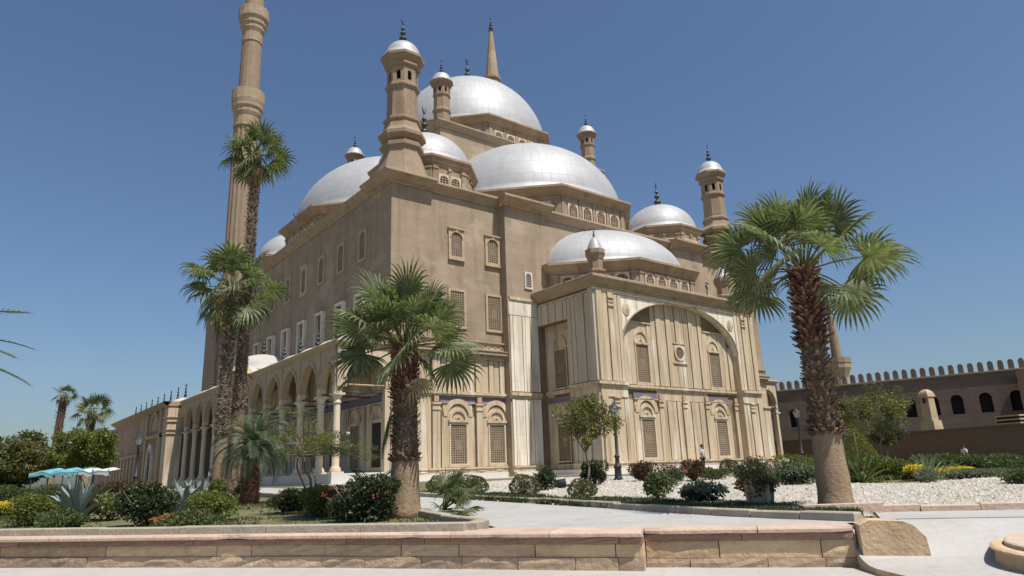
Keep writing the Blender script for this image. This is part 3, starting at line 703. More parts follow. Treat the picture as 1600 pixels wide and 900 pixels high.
# recessed wall inside the great arch
XR = F_south(BY+.7)
a, b = BC-7.3, BC+7.3
q = MB(); q.X = XR
slab(q, a, b, -.3, 13.4, -.05, .02)
q.build('joint_backing', 'joint', mosque)
q = MB(); q.X = XR
wins = (BC-4.65, BC+4.65)
def upper_strips(mbx, u0, u1, n, z0, seed):
    rr = random.Random(seed); ws = [rr.uniform(.85, 1.2) for _ in range(n)]; t = sum(ws); u = u0
    for i, wd in enumerate(ws):
        wd = wd/t*(u1-u0); c = (u+wd/2-BC)/7.3; zt = 9.4+3.75*sqrt(max(0, 1-(abs(c)+.04)**2)) if abs(c) < .96 else 9.4
        slab(mbx, u+.035, u+wd-.035, z0, zt+.3, 0, .1+(0.07 if i % 2 else 0)); u += wd
upper_strips(q, a, wins[0]-1.35, 2, 6.25, 1); upper_strips(q, wins[1]+1.35, b, 2, 6.25, 2)
upper_strips(q, wins[0]+1.35, BC-.85, 4, 6.25, 3); upper_strips(q, BC+.85, wins[1]-1.35, 4, 6.25, 4)
upper_strips(q, BC-.85, BC+.85, 3, 9.95, 5)
for i in range(3): slab(q, BC-.85+i*.567+.035, BC-.85+(i+1)*.567-.035, 6.25, 8.2, 0, .12)
q.build('panel_row', 'alabaster', mosque)
q = MB(); q.X = XR
for cu in wins:
    for sg in (-1, 1): slab(q, min(cu+sg*.8, cu+sg*1.32), max(cu+sg*.8, cu+sg*1.32), 6.25, 11.2, 0, .12)
    slab(q, cu-.8, cu+.8, 9.45, 11.2, 0, .07); slab(q, cu-1.32, cu+1.32, 11.2, 11.3, 0, .2)
    arc_band(q, cu, 9.7, .68, .84, 0, .17, rise=1.12); arc_band(q, cu, 9.72, .12, .2, 0, .13)
    slab(q, cu-.84, cu+.84, 9.48, 9.62, 0, .24); slab(q, cu-.95, cu+.95, 6.2, 6.34, 0, .22)
slab(q, BC-.85, BC+.85, 8.25, 9.9, 0, .1); slab(q, BC-.95, BC+.95, 8.2, 8.3, 0, .24); slab(q, BC-.85, BC+.85, 9.88, 9.95, 0, .17)
arc_band(q, BC, 9.1, .5, .66, .08, .22, n=16)
m2 = []
q.X = (lambda u, d, z: (u, BY+.7-d, 2*9.1-z)); arc_band(q, BC, 9.1, .5, .66, .08, .22, n=16); q.X = XR
q.build('panel_surround', 'alabaster', mosque)
q = MB(); q.X = XR; n = 20
for i in range(n):
    a1, b1 = 2*pi*i/n, 2*pi*(i+1)/n; q.face([(BC, .115, 9.1), (BC+.5*cos(a1), .115, 9.1+.5*sin(a1)), (BC+.5*cos(b1), .115, 9.1+.5*sin(b1))], 1)
for i in range(-3, 4):
    h = sqrt(max(0.01, .25-(i*.14)**2)); slab(q, BC+i*.14-.025, BC+i*.14+.025, 9.1-h, 9.1+h, .12, .16); slab(q, BC-h, BC+h, 9.1+i*.14-.025, 9.1+i*.14+.025, .122, .158)
q.build('round_window', ['lattice', 'dark'], mosque)
for cu in wins:
    window(mosque, XR, cu, 6.45, 9.42, 1.42, False, 0.1, 0.16, 'alabaster', base=.05, step=0.13)
    low_window(XR, cu, 1.45, .68, 3.55)
for (q0, q1) in ((wins[0]-1.35, wins[0]+1.4), (wins[1]-1.4, wins[1]+1.35)): blue_band(XR, q0, q1, .14)
q = MB(); q.X = XR
slab(q, a, b, 5.85, 5.98, 0, .2); slab(q, a, b, 5.98, 6.16, 0, .3)
slab(q, a, b, -.3, .3, 0, .16); slab(q, a, b, .3, .42, 0, .25)
slab(q, wins[0]+1.4, wins[1]-1.4, 5.1, 5.85, 0, .1)
q.build('moulding', 'alabaster', mosque)
for (u0, u1) in ((a, a+.55), (wins[0]+1.45, wins[0]+2.0), (BC-.3, BC+.3), (wins[1]-2.0, wins[1]-1.45), (b-.55, b)):
    pilaster(XR, u0, u1, .42, 5.1, .24); medallion(XR, (u0+u1)/2, .26)
q = MB(); q.X = XR
strips(q, wins[0]+2.02, BC-.32, .44, 5.06, .1, 4, seed=8); strips(q, BC+.32, wins[1]-2.02, .44, 5.06, .1, 4, seed=9)
strips(q, a+.57, wins[0]-1.35, .44, 5.06, .1, 1, seed=8) if wins[0]-1.35-a-.57 > .2 else None
q.build('panel_row', 'alabaster', mosque)
# west flank of the bay with its own recess
XS = F_west(BX0)
ry0, ry1 = -4.5, -0.95
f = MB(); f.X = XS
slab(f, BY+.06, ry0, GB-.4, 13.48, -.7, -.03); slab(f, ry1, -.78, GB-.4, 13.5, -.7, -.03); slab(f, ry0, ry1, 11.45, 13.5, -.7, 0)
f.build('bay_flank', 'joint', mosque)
s = MB(); s.X = XS
for (z0, z1) in ((.42, 5.1), (6.3, 13.1)):
    ws = (.62, .5, .55, .5, .5, .42); u = BY
    t = sum(ws)
    for i, wd in enumerate(ws):
        wd = wd/t*(ry0-BY); slab(s, u+.035, u+wd-.035, z0, z1, -.05, .08+(.08 if i in (0, 2) else 0))
        if i == 2: slab(s, u-.02, u+wd+.02, z1-1.1, z1-1.0, 0, .26); slab(s, u-.02, u+wd+.02, z1-.45, z1-.35, 0, .26)
        u += wd
for i in range(8): slab(s, ry0+i*(ry1-ry0)/8+.03, ry0+(i+1)*(ry1-ry0)/8-.03, 11.5, 13.1, 0, .08+(i % 2)*.05)
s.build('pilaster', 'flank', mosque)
s = MB(); s.X = XS
for (u0, u1) in ((BY, ry0),):
    slab(s, u0, u1, 5.1, 5.2, -.05, .16); slab(s, u0, u1, 5.2, 5.85, -.05, .12); slab(s, u0, u1, 5.85, 6.0, -.05, .2); slab(s, u0-.3, u1, 6.0, 6.22, -.05, .32)
    slab(s, u0, u1, GB-.3, .3, -.05, .2); slab(s, u0, u1, .3, .42, -.05, .28)
slab(s, BY, -.8, 13.12, 13.24, 0, .14)
s.build('moulding', 'alabaster', mosque)
XI = F_west(BX0+.7); cu = -2.75
q = MB(); q.X = XI
slab(q, ry0, ry1, -.3, 11.5, -.05, .02); q.build('joint_backing', 'joint', mosque)
q = MB(); q.X = XI
slab(q, ry0, cu-.85, .44, 11.5, 0, .1); slab(q, cu+.85, ry1, .44, 11.5, 0, .1); slab(q, cu-.85, cu+.85, 9.35, 11.5, 0, .08)
slab(q, cu-1.3, cu+1.3, 10.9, 11.0, 0, .2); arc_band(q, cu, 9.6, .66, .8, 0, .17, rise=1.15); slab(q, ry0, ry1, 5.8, 6.1, 0, .26); slab(q, ry0, ry1, -.3, .42, 0, .22)
slab(q, cu-.85, cu+.85, 3.6, 5.1, 0, .08)
q.build('panel_row', 'alabaster', mosque)
blue_band(XI, ry0+.3, ry1-.1, .14)
window(mosque, XI, cu, 6.3, 9.3, 1.35, False, .12, .14, 'alabaster', base=.05, step=.14)
window(mosque, XI, cu, .66, 3.5, 1.35, False, .12, .14, 'alabaster', base=.05, step=.14)
# marble plinth and step round the walls
p = MB()
for (x0, x1, y0, y1, z) in ((-.1, 10.2, -.35, .1, -.02), (10.21, 13.3, -1.15, 0, -.02), (12.85, 33.6, -8.0, -7.4, -.02), (12.85, 13.4, -7.4, -1.15, -.02)):
    p.box(x0, x1, y0, y1, GB-.4, z)
for (x0, x1, y0, y1, z) in ((-5.6, 10.9, -2.6, -.3, -.38), (10.9, 13.02, -7.98, -1.1, -.38), (10.9, 35.0, -9.6, -7.98, -.38), (33.4, 48, -2.6, -.2, -.38)):
    p.box(x0, x1, y0, y1, -1.1, z)
p.build('plinth', 'white', mosque)

# --- galleries along the flanks
def column(x, y, parent, zf=0.27, zc=5.5, r=.25):
    c = MB()
    c.box(x-.42, x+.42, y-.42, y+.42, zf, zf+.12)
    c.lathe([(.38, zf+.12), (.4, zf+.2), (.34, zf+.28), (.36, zf+.34), (r+.02, zf+.42), (r, zf+.5), (r, zf+2), (r*.88, zc-.75), (r*.88, zc-.7), (r*1.15, zc-.66), (r*1.15, zc-.58), (r*.95, zc-.52),
             (r*1.0, zc-.38), (r*1.25, zc-.22), (r*1.45, zc-.12)], 16, (x, y))
    c.box(x-.4, x+.4, y-.4, y+.4, zc-.12, zc+.02)
    c.box(x-.24, x+.24, y-.24, y+.24, zc+.02, zc+.62)
    return c.build('column', 'column', parent)
def gallery(xo, xi, y0, y1, south_open=True, detail=True):
    """xo outer plane, xi inner plane; columns, arches, cornice, roof with shallow domes"""
    sg = -1 if xo < xi else 1
    X = (lambda u, d, z: (xo+sg*d, u, z))
    fl = MB(); fl.box(min(xo+sg*.55, xi), max(xo+sg*.55, xi), y0-.5, y1, GB-.3, .27); fl.build('gallery_floor', 'white', mosque)
    cols = [y0+.2, y0+2.9]+[y0+2.9+3.75*k for k in range(1, 5)]
    big = (cols[-1], cols[-1]+7.4)
    rest = [big[1]+3.75*k for k in range(0, 10) if big[1]+3.75*k < y1-1.4]
    for y in cols+rest: column(xo, y, mosque)
    a = MB(); a.X = X; ops = []
    L = cols
    for i in range(len(L)-1):
        c0 = (L[i]+L[i+1])/2; hw = (L[i+1]-L[i])/2-.3; ops.append((c0, hw, 6.05, 6.3, min(1.75, hw*1.15), 'point'))
    L = rest+[y1]
    for i in range(len(L)-1):
        c0 = (L[i]+L[i+1])/2; hw = (L[i+1]-L[i])/2-.3; ops.append((c0, hw, 6.05, 6.3, min(1.75, hw*1.15), 'point'))
    opsA = [o for o in ops if o[0] < big[0]]; opsB = [o for o in ops if o[0] > big[0]]
    arch_wall(a, y0, big[0], 6.05, 8.6, opsA, -.25, .2, n=12)
    arch_wall(a, big[1], y1, 6.05, 8.6, opsB, -.25, .2, n=12)
    # raised entrance arch
    bc = (big[0]+big[1])/2; bh = (big[1]-big[0])/2
    arch_wall(a, big[0]-.0, big[1]+.0, 6.0, 9.0, [(bc, bh-.35, 6.0, 6.1, 2.75, 'round')], -.26, .21, n=20)
    for (c0, hw, _, zs, ri, kd) in ops: arc_band(a, c0, zs, hw+.02, hw+.22, .2, .28, kind=kd, rise=(ri+.1)/(hw+.12))
    arc_band(a, bc, 6.1, bh-.33, bh-.08, .2, .3, n=20, rise=.87)
    for y in cols+rest: slab(a, y-.16, y+.16, 6.05, 8.6, .2, .27)
    a.X = None; a.build('arcade', 'bframe', mosque)
    ends = (1, 0)
    cornice('gallery_cornice', X, y0, big[0], 9.12, .45, (1, 0), m='bframe', h=.55); cornice('gallery_cornice', X, big[1], y1, 9.12, .45, (0, 0), m='bframe', h=.55)
    # swept up cornice and vault over the entrance arch
    v = MB(); n = 24; pr = [(-.05, 0), (.2, .05), (.5, .32), (.5, .5), (-.05, .55)]
    def zc(t): return 8.57+1.75*(0.5-0.5*cos(2*pi*t))**.8
    for i in range(n):
        t0, t1 = i/n, (i+1)/n; ya, yb = big[0]+(big[1]-big[0])*t0, big[0]+(big[1]-big[0])*t1
        for k in range(len(pr)-1):
            (d0, h0), (d1, h1) = pr[k], pr[k+1]
            v.face([X(ya, d0, zc(t0)+h0), X(yb, d0, zc(t1)+h0), X(yb, d1, zc(t1)+h1), X(ya, d1, zc(t0)+h1)])
        v.face([X(ya, .19, 8.5), X(yb, .19, 8.5), X(yb, .19, zc(t1)+.06), X(ya, .19, zc(t0)+.06)])
        v.face([(xo, ya, zc(t0)+.54), (xo, yb, zc(t1)+.54), (xi, yb, zc(t1)+.54), (xi, ya, zc(t0)+.54)], 1)
    v.build('entrance_gable', ['bframe', 'dullwhite'], mosque)
    # inner soffit, roof, shallow domes
    xa, xb = min(xo, xi), max(xo, xi)
    s = MB(); s.box(xa+.1, xb, y0+.25, big[0]+.2, 8.45, 8.9); s.box(xa+.1, xb, big[1], y1, 8.45, 8.9); s.build('ceiling', 'inner', mosque)
    s = MB(); s.box(xa-.1, xb, y0-.1, big[0], 8.9, 9.13); s.box(xa-.1, xb, big[1], y1, 8.9, 9.13); s.build('gallery_roof', 'dullwhite', mosque)
    # cross arches and tie rods
    t = MB(); xm = (xo+xi)/2; hw = abs(xo-xi)/2-.3
    for y in (cols+rest)[1:] if detail else []:
        t = MB(); t.X = F_south(y); arch_wall(t, xa+.25, xb, 6.05, 8.45, [(xm+.02, hw, 6.05, 6.35, hw*1.05, 'round')], -.22, .22, n=12)
        t.X = None; t.build('cross_arch', 'inner', mosque)
    yy = cols+rest
    for i in range(len(yy)-1):
        t = MB(); t.tube([(xo, yy[i]+.2, 5.62), (xo, yy[i+1]-.2, 5.62)], .05, 6); t.build('tie_rod', 'bronze', mosque)
    for y in yy: t = MB(); t.tube([(xo, y, 5.62), (xi, y, 5.62)], .045, 6); t.build('tie_rod', 'bronze', mosque)
    dm = [(L0+L1)/2 for L0, L1 in zip(cols[1:], cols[2:])]+[(L0+L1)/2 for L0, L1 in zip(rest, rest[1:])]
    dm = [y0+1.6]+dm
    for y in dm:
        d = dome(mosque, xm, y, 9.1, 1.55, .95, 16, 3, seg=28, m='dullwhite', name='gallery_dome', base=.12)
        finial(d, xm, y, 10.0, 1.9, crescent=False)
    d = dome(mosque, xm, bc, 9.75, 2.7, 1.7, 16, 3, seg=28, m='dullwhite', name='gallery_dome', base=.12); finial(d, xm, bc, 11.4, 2.0, crescent=False)
    # south end with its round arch
    e = MB(); XE = F_south(y0); e.X = XE
    arch_wall(e, xa-.2, xb, 5.95, 8.6, [(xm+.05, 1.46, 5.95, 6.55, 1.5, 'round')], -.3, .2, n=18)
    arc_band(e, xm+.05, 6.55, 1.48, 1.74, .2, .28, n=18)
    slab(e, xb-.42, xb, .27, 5.95, -.3, .15)
    e.X = None; e.build('end_arch', 'alabaster', mosque)
    cornice('gallery_cornice', XE, xa, xb, 9.12, .45, (1, 1) if sg > 0 else (1, 0), m='bframe', h=.55)
    t = MB(); t.tube([(xa+.1, y0, 6.1), (xb-.2, y0, 6.1)], .06, 6); t.build('tie_rod', 'bframe', mosque)
gallery(-3.8, 0, 0.0, 42.8)
gallery(W+3.8, W, 1.4, 42.8, detail=False)
# cladding, windows and doors inside the west gallery
q = MB(); q.X = FW; slab(q, 0, W, .27, 8.45, -.05, .05); q.build('joint_backing', 'joint', mosque)
q = MB(); q.X = FW
slab(q, 0, W, 5.0, 5.1, 0, .2); slab(q, 0, W, 5.7, 5.9, 0, .25); slab(q, 0, W, .27, .6, 0, .16)
strips(q, 0.1, W, 5.95, 8.4, .12, 60, seed=5)
q.build('moulding', 'alabaster', mosque)
q = MB(); q.X = FW; slab(q, 0, W, 5.12, 5.66, 0, .1); q.build('inscription_band', 'blue', mosque)
k = 0; y = 1.6
doors = [1.65, 5.2, 8.9, 12.6, 16.4, 24, 31, 35, 39]
for y in doors:
    q = MB(); q.X = FW; hw = .75
    slab(q, y-hw-.3, y-hw, .6, 3.7, 0, .16); slab(q, y+hw, y+hw+.3, .6, 3.7, 0, .16); slab(q, y-hw-.3, y+hw+.3, 3.7, 3.95, 0, .2)
    arc_band(q, y, 3.95, .7, .95, 0, .18); slab(q, y-.9, y+.9, 3.95, 4.95, 0, .08)
    q.build('door_surround', 'alabaster', mosque)
    q = MB(); q.X = FW; slab(q, y-hw, y+hw, .3, 3.7, .04, .09); q.build('door', 'lattice' if k % 2 else 'dark', mosque); k += 1
q = MB(); q.X = FW
for i in range(len(doors)-1): strips(q, doors[i]+1.1, doors[i+1]-1.1, .6, 5.0, .12, max(2, int((doors[i+1]-doors[i]-2.2)/.5)), seed=i)
q.build('panel_row', 'alabaster', mosque)
# white steps up to the gallery
p = MB()
for i in range(4): p.box(-5.6-.35*i, -4.3, 18.9, 26.5, GB-.3, .27-.17*(i+1))
p.build('steps', 'white', mosque)
# globe lamps hanging in the gallery
for (y, z) in ((2.3, 2.95), (6.0, 2.95), (13.5, 3.0)):
    g = MB(); g.tube([(-2.0, y, z+.12), (-2.0, y, 5.62)], .015, 5); o = g.build('lamp_chain', 'bronze', mosque)
    g = MB(); g.lathe([(.01, z-.15)]+[(.15*cos(t), z+.15*sin(t)) for t in (-1, -.5, 0, .5, 1)]+[(.01, z+.15)], 12, (-2.0, y)); g.build('lamp_globe', 'canvas', o)

# ------------------------------------------------------------------ the two minarets
def minaret(x, y, label):
    r = empty('minaret', (x, y, GB), label, 'minaret', 'pencil minarets of the mosque')
    def part(prof, n, name, m='tower', smooth=False, par=r):
        b = MB(); b.lathe([(a, z-GB) for a, z in prof], n, (0, 0), pi/n, smooth=smooth, flatr=True); return b.build(name, m, par)
    b = MB(); b.box(-2.55, 2.55, -2.55, 2.55, 0, 21.0); b.box(-2.8, 2.8, -2.8, 2.8, 20.6, 21.4); b.build('base', 'tower', r)
    part([(2.5, 21.0), (2.1, 23.0), (1.7, 24.6)], 8, 'transition')
    # fluted first shaft
    b = MB(); n = 32; prof = [(1.66, 24.6), (1.63, 36), (1.6, 47.2)]
    g = []
    for (rr, z) in prof: g.append([b.pt(((rr*(1.0 if i % 2 else .93))*cos(2*pi*i/n), (rr*(1.0 if i % 2 else .93))*sin(2*pi*i/n), z-GB)) for i in range(n)])
    for j in range(2):
        for i in range(n): b.idx([g[j][i], g[j][(i+1) % n], g[j+1][(i+1) % n], g[j+1][i]])
    b.build('shaft', 'tower', r)
    def balcony(z0, z1, rs, rb, rt):
        h = z1-z0
        part([(rs, z0-1.6), (rs+.12, z0-1.5), (rs+.12, z0-1.3), (rs, z0-1.2), (rs+.02, z0), (rs+.25, z0+.15*h), (rs+.25, z0+.25*h), (rs+.45, z0+.35*h), (rs+.45, z0+.45*h), (rb, z0+.6*h), (rb, z1), (rb-.2, z1), (rb-.2, z1-.75), (rt, z1-.8)], 16, 'balcony', 'cornice')
    balcony(48.6, 52.6, 1.6, 2.15, 1.3)
    part([(1.36, 51.5), (1.33, 61.2)], 16, 'shaft')
    balcony(62.0, 65.9, 1.33, 2.05, 1.2)
    part([(1.28, 65), (1.24, 68.4)], 16, 'shaft')
    part([(1.24, 68.4), (1.5, 68.7), (1.5, 69.1), (1.3, 69.3)], 16, 'shaft')
    part([(1.2, 69.2), (.95, 72.0), (.32, 79.0)], 12, 'spire', 'plaster')
    f = finial(r, 0, 0, 79-GB, 3.2, crescent=True)
    return r
minaret(2.2, 46.9, 'tall fluted minaret rising behind the two tall palms, cut by the top edge')
minaret(44.4, 46.0, 'minaret behind the main dome, only its pointed spire showing above')

# ------------------------------------------------------------------ the courtyard building beyond the gallery
court = empty('courtyard_building', (-5.2, 43, GB), 'long low courtyard wing in shade with pilasters, arched door and a row of small finials', 'building')
def cbuild(mb, name, m, par=court):
    mb.v = [(a+5.2, b-43, c-GB) for a, b, c in mb.v]
    return mb.build(name, m, par)
q = MB(); q.box(-5.2, 46, 43.3, 77.5, GB-.4, 8.6); q.box(-4.7, 44, 77.5, 99, GB-.4, 8.0); cbuild(q, 'wall', 'plaster')
XC = F_west(-5.2)
q = MB(); q.X = XC
pr = [(0, 8.4), (.25, 8.55), (.7, 8.85), (.7, 9.05), (-.1, 9.15)]
for i in range(4): q.face([(42.8, pr[i][0], pr[i][1]), (77.8, pr[i][0], pr[i][1]), (77.8, pr[i+1][0], pr[i+1][1]), (42.8, pr[i+1][0], pr[i+1][1])])
q.X = None; q.box(-5.3, 46, 43, 77.7, 8.6, 9.1); q.box(-4.9, 44, 77.7, 99.3, 8.0, 8.5)
cbuild(q, 'cornice', 'cornice')
q = MB(); q.box(-5.35, -3.7, 42.7, 44.6, GB-.4, 8.35)
for z in (7.4, 6.9, 6.0, 5.55): q.box(-5.47, -3.6, 42.55, 44.7, z-.12, z)
cbuild(q, 'corner_pier', 'alabaster')
q = MB(); q.X = XC
arc_band(q, 49.5, 6.2, 1.9, 2.3, 0, .22, rise=1.0, n=18); arc_band(q, 49.5, 6.2, .001, 1.9, 0, .06, n=18)
for u in (46.0, 53.5): slab(q, u-.5, u+.5, GB, 8.3, 0, .3)
slab(q, 45.5, 54, 5.3, 5.7, 0, .35)
for k in range(9): slab(q, 56+k*2.4, 56.9+k*2.4, GB, 3.5, 0, .35)
slab(q, 55.5, 77, 3.5, 3.75, 0, .4)
cbuild(q, 'relief', 'bframe')
q = MB(); q.X = XC; arc_band(q, 50.6, 2.6, 1.1, 1.45, 0, .3, kind='point', rise=1.5); slab(q, 49.15, 49.5, GB, 2.6, 0, .3); slab(q, 51.7, 52.05, GB, 2.6, 0, .3)
dsur = cbuild(q, 'door_surround', 'pale')
q = MB(); q.X = XC; arc_band(q, 50.6, 2.6, .001, 1.1, 0, .05, kind='point', rise=1.5); slab(q, 49.5, 51.7, GB, 2.6, 0, .05); cbuild(q, 'door', 'dark')
q = MB(); q.X = XC; slab(q, 49.5, 51.7, 2.35, 2.45, .02, .12); cbuild(q, 'door_bar', 'bframe')
for k in range(9):
    yy = 46.2+3.8*k
    d = MB(); prf = [(1.5*cos(t*pi/12), 9.1+.8*sin(t*pi/12)) for t in range(7)]; d.lathe(prf, 20, (-2.9, yy)); do = cbuild(d, 'dome', 'dullwhite')
    f = MB(); h = 1.9; z = 9.8
    f.lathe([(a*1.3, z+b*h) for a, b in ((0, 0), (.2, .05), (.06, .1), (.17, .2), (.05, .3), (.12, .42), (.04, .5), (.09, .6), (.03, .7), (.07, .85), (0, 1))], 8, (-2.9, yy)); cbuild(f, 'finial', 'bronze')
# ------------------------------------------------------------------ terrain, paths, kerbs
far = 3000
def tfar(x, y):
    d = sqrt(x*x+y*y)
    if d < 260: return gz(x, y)
    return -0.42-min(30, (d-260)*.06)
sheet('ground', [st(-70, .12), st(9.3, .12), st(9.3, 1.3), st(70, 1.3), st(70, 160), st(-70, 160)], 'lawn', -.03, res=6)
b = MB(); n = 48                                   # the plateau falls away towards the plain beyond the ramparts
R0 = [(x, y) for x, y in (st(-70, .12), st(70, .12), st(70, 160), st(-70, 160))]
rings = []
for (k, dz) in ((1.0, -.02), (1.6, -.1), (3.0, -8), (30, -32)):
    ring = []
    for i in range(4):
        for j in range(8):
            s0, t0 = ((-70, .12), (70, .12), (70, 160), (-70, 160))[i]; s1, t1 = ((-70, .12), (70, .12), (70, 160), (-70, 160))[(i+1) % 4]
            q = j/8; ss, tt = s0+(s1-s0)*q, t0+(t1-t0)*q
            if i == 0: ss2, tt2 = ss*k, tt-(k-1)*80
            else: ss2, tt2 = ss*k, .12+(tt-.12)*k if i == 2 else tt+(tt-40)*(k-1)
            x, y = st(ss2, max(tt2, -2600)); z = (-2.0 if i == 0 else gz(*st(ss, tt))-.03) if k == 1 else (-.42+dz if tt2 > 5 else -1.9+dz)
            ring.append(b.pt((x, y, z)))
    rings.append(ring)
for a, c in zip(rings, rings[1:]):
    for i in range(32): b.idx([a[i], a[(i+1) % 32], c[(i+1) % 32], c[i]])
tag(b.build('surrounding_land', 'desert'), kind='structure')
b = MB()                                            # distant low ridge
pts = []
for i in range(40):
    x = 150+i*38; pts.append((x, 1500-i*45, 22+10*sin(i*.7)+6*sin(i*1.9)))
for p_, q_ in zip(pts, pts[1:]): b.face([(p_[0], p_[1], -60), (q_[0], q_[1], -60), (q_[0]+40, q_[1]+60, q_[2]*.9-12), (p_[0]+40, p_[1]+60, p_[2]*.9-12)])
for p_, q_ in zip(pts, pts[1:]): b.face([(p_[0]+40, p_[1]+60, p_[2]*.9-12), (q_[0]+40, q_[1]+60, q_[2]*.9-12), (q_[0]+400, q_[1]+600, -60), (p_[0]+400, p_[1]+600, -60)])
tag(b.build('hills', 'hill'), kind='structure')
b = MB()                                            # lower plaza in front of the low wall
b.box(-70, 70, -1, 1, -1.9, -1.6)
pz = MB()
A, B_, C_, D_ = st(-60, .3), st(8.85, .3), st(8.85, -60), st(-60, -60)
pz.face([(*D_, -1.6), (*C_, -1.6), (*B_, -1.6), (*A, -1.6)]); E1, E2 = st(60, .3), st(60, -60)
pz.face([(*C_, -1.6), (*E2, -1.6), (*E1, -1.6), (*B_, -1.6)])
tag(pz.build('plaza', 'plaza'), kind='structure')
# pale road between the beds, level with the top of the low wall
sheet('road', [st(-40, .1), st(8.6, .1), (-10.6, -38.4), (-10.55, -36), (-10.15, -30), (-9.75, -24), (-9.3, -10), (-8.9, 8), (-8.9, 60), (-12, 60), (-12.2, -10), (-13.4, -26), (-14.9, -32.3), (-15.2, -33.1),
               (-15.9, -33.35), st(-6, 1.05), st(-40, 1.05)], 'paving', .004, res=1.5)
sheet('road', [st(9.3, 1.3), (-10.7, -38.1), (-9.15, -37.25), (0.5, -50), (20, -76), (12, -84), st(24, 1.25), st(9.6, 1.25)], 'paving', .006, res=1.5)
# ramp that drops from the road to the plaza beside the end block
b = MB()
def rz_(s_, t_):
    q = min(1, max(0, (1.3-t_)/2.1)); q = q*q*(3-2*q); return -1.0-.52*q*(1-.3*min(1, max(0, (s_-9)/4)))
def re_(t_): return 9.2+.18*max(0, -t_-.2)**1.5 if t_ > -2 else 9.65+.55*(-t_-2)      # curved left lip
ts = [1.3-.21*k for k in range(36)]; gr = []
for t_ in ts:
    e0 = re_(t_) if t_ < .25 else 9.3
    gr.append([b.pt((*st(e0+(26-e0)*(i/26)**1.4, t_), rz_(e0+(26-e0)*(i/26)**1.4, t_))) for i in range(27)])
for r0_, r1_ in zip(gr, gr[1:]):
    for i in range(26): b.idx([r0_[i], r0_[i+1], r1_[i+1], r1_[i]], 0, None, True)
for ta, tb in zip(ts, ts[1:]):
    if ta < .25:
        A_, B2 = st(re_(ta), ta), st(re_(tb), tb); b.face([(*A_, -1.64), (*B2, -1.64), (*B2, rz_(re_(tb), tb)), (*A_, rz_(re_(ta), ta))], 1)
tag(b.build('ramp', ['plaza', 'sandst']), kind='structure')
# white pebble beds
bedR = [(-10.35, -24.5), (-10.6, -29), (-11.0, -35.6), (-10.9, -37.6), (-10.2, -37.75), (-9.0, -37.0), (.2, -49.5), (6, -46), (3.2, -35.6), (-.6, -34.2), (-1.5, -29.5), (2.5, -25.8), (3.5, -15), (-2.5, -14), (-6.5, -20)]
sheet('pebble_ground', bedR, 'pebbed', .012, res=1.0)
def inside(x, y, poly):
    c = False; j = len(poly)-1
    for i in range(len(poly)):
        if (poly[i][1] > y) != (poly[j][1] > y) and x < (poly[j][0]-poly[i][0])*(y-poly[i][1])/(poly[j][1]-poly[i][1])+poly[i][0]: c = not c
        j = i
    return c
rp = random.Random(3); b = MB()
cnt = 0
while cnt < 20000:
    x, y = rp.uniform(-11, 6), rp.uniform(-49, -14)
    if not inside(x, y, bedR) or rp.random() > min(1, 16/max(6, (Vector((x, y))-CAM.xy).length))**1.5: continue
    cnt += 1; z = gz(x, y)+.01; r = rp.uniform(.018, .05)*(1.5 if rp.random() < .08 else 1)
    a = rp.uniform(0, 6.28); pts = [(x+r*cos(a+k*1.257)*rp.uniform(.7, 1.2), y+r*sin(a+k*1.257)*rp.uniform(.7, 1.2), z) for k in range(5)]
    tp = (x+rp.uniform(-.3, .3)*r, y+rp.uniform(-.3, .3)*r, z+r*rp.uniform(.5, 1.0))
    ids = [b.pt(p_) for p_ in pts]; t = b.pt(tp)
    for k in range(5): b.idx([ids[k], ids[(k+1) % 5], t])
tag(b.build('pebbles', 'pebble'), kind='stuff')
def tufts(name, poly, n, m, h, seed, dens=None, wd=.012):
    rr = random.Random(seed); b = MB(); xs = [p[0] for p in poly]; ys = [p[1] for p in poly]; c = 0; tries = 0
    while c < n and tries < n*40:
        tries += 1
        x, y = rr.uniform(min(xs), max(xs)), rr.uniform(min(ys), max(ys))
        if not inside(x, y, poly): continue
        if dens and rr.random() > dens(x, y): continue
        z = gz(x, y)-.01; c += 1
        for _ in range(3):
            a = rr.uniform(0, 6.28); l = h*rr.uniform(.5, 1.3); le = rr.uniform(.1, .8)*l; w_ = wd*rr.uniform(.8, 2)
            dx, dy = cos(a), sin(a)
            b.face([(x-dy*w_, y+dx*w_, z), (x+dy*w_, y-dx*w_, z), (x+dx*le, y+dy*le, z+l)])
            x += rr.uniform(-.05, .05); y += rr.uniform(-.05, .05)
    return tag(b.build(name, m), kind='stuff')
bedL = [st(-34, 1.15), (-15.95, -33.2), (-15.25, -32.9), (-13.7, -27), (-12.6, -20), (-12.4, -5), (-12, 20), (-60, 40)]
def clump(k, lo): return lambda x, y: 1.0 if sin(x*1.7+k)+sin(y*1.3+k*2)+.6*sin((x+y)*3.1) > lo else .06
tufts('grass', [st(-24, 1.3), (-16.1, -33.0), (-15.35, -32.7), (-13.8, -27), (-13, -21), (-16, -12), (-30, 0)], 9000, 'olive', .07, 5, clump(1, .1), wd=.012)
tufts('ground_cover', [(-10.0, -21), (-10.25, -24), (-10.6, -29), (-11.0, -35.6), (-10.9, -37.7), (-9.9, -37.4), (-9.3, -35), (-9.2, -30), (-8.9, -24), (-8.3, -20)], 16000, 'darkgreenish', .15, 6, clump(2, -1.1), wd=.022)
tufts('ground_cover', [(-1.5, -29), (3, -25.5), (12, -24), (16, -34), (6, -42), (2.6, -35.6)], 6000, 'olive', .16, 8, clump(3, -.6), wd=.03)
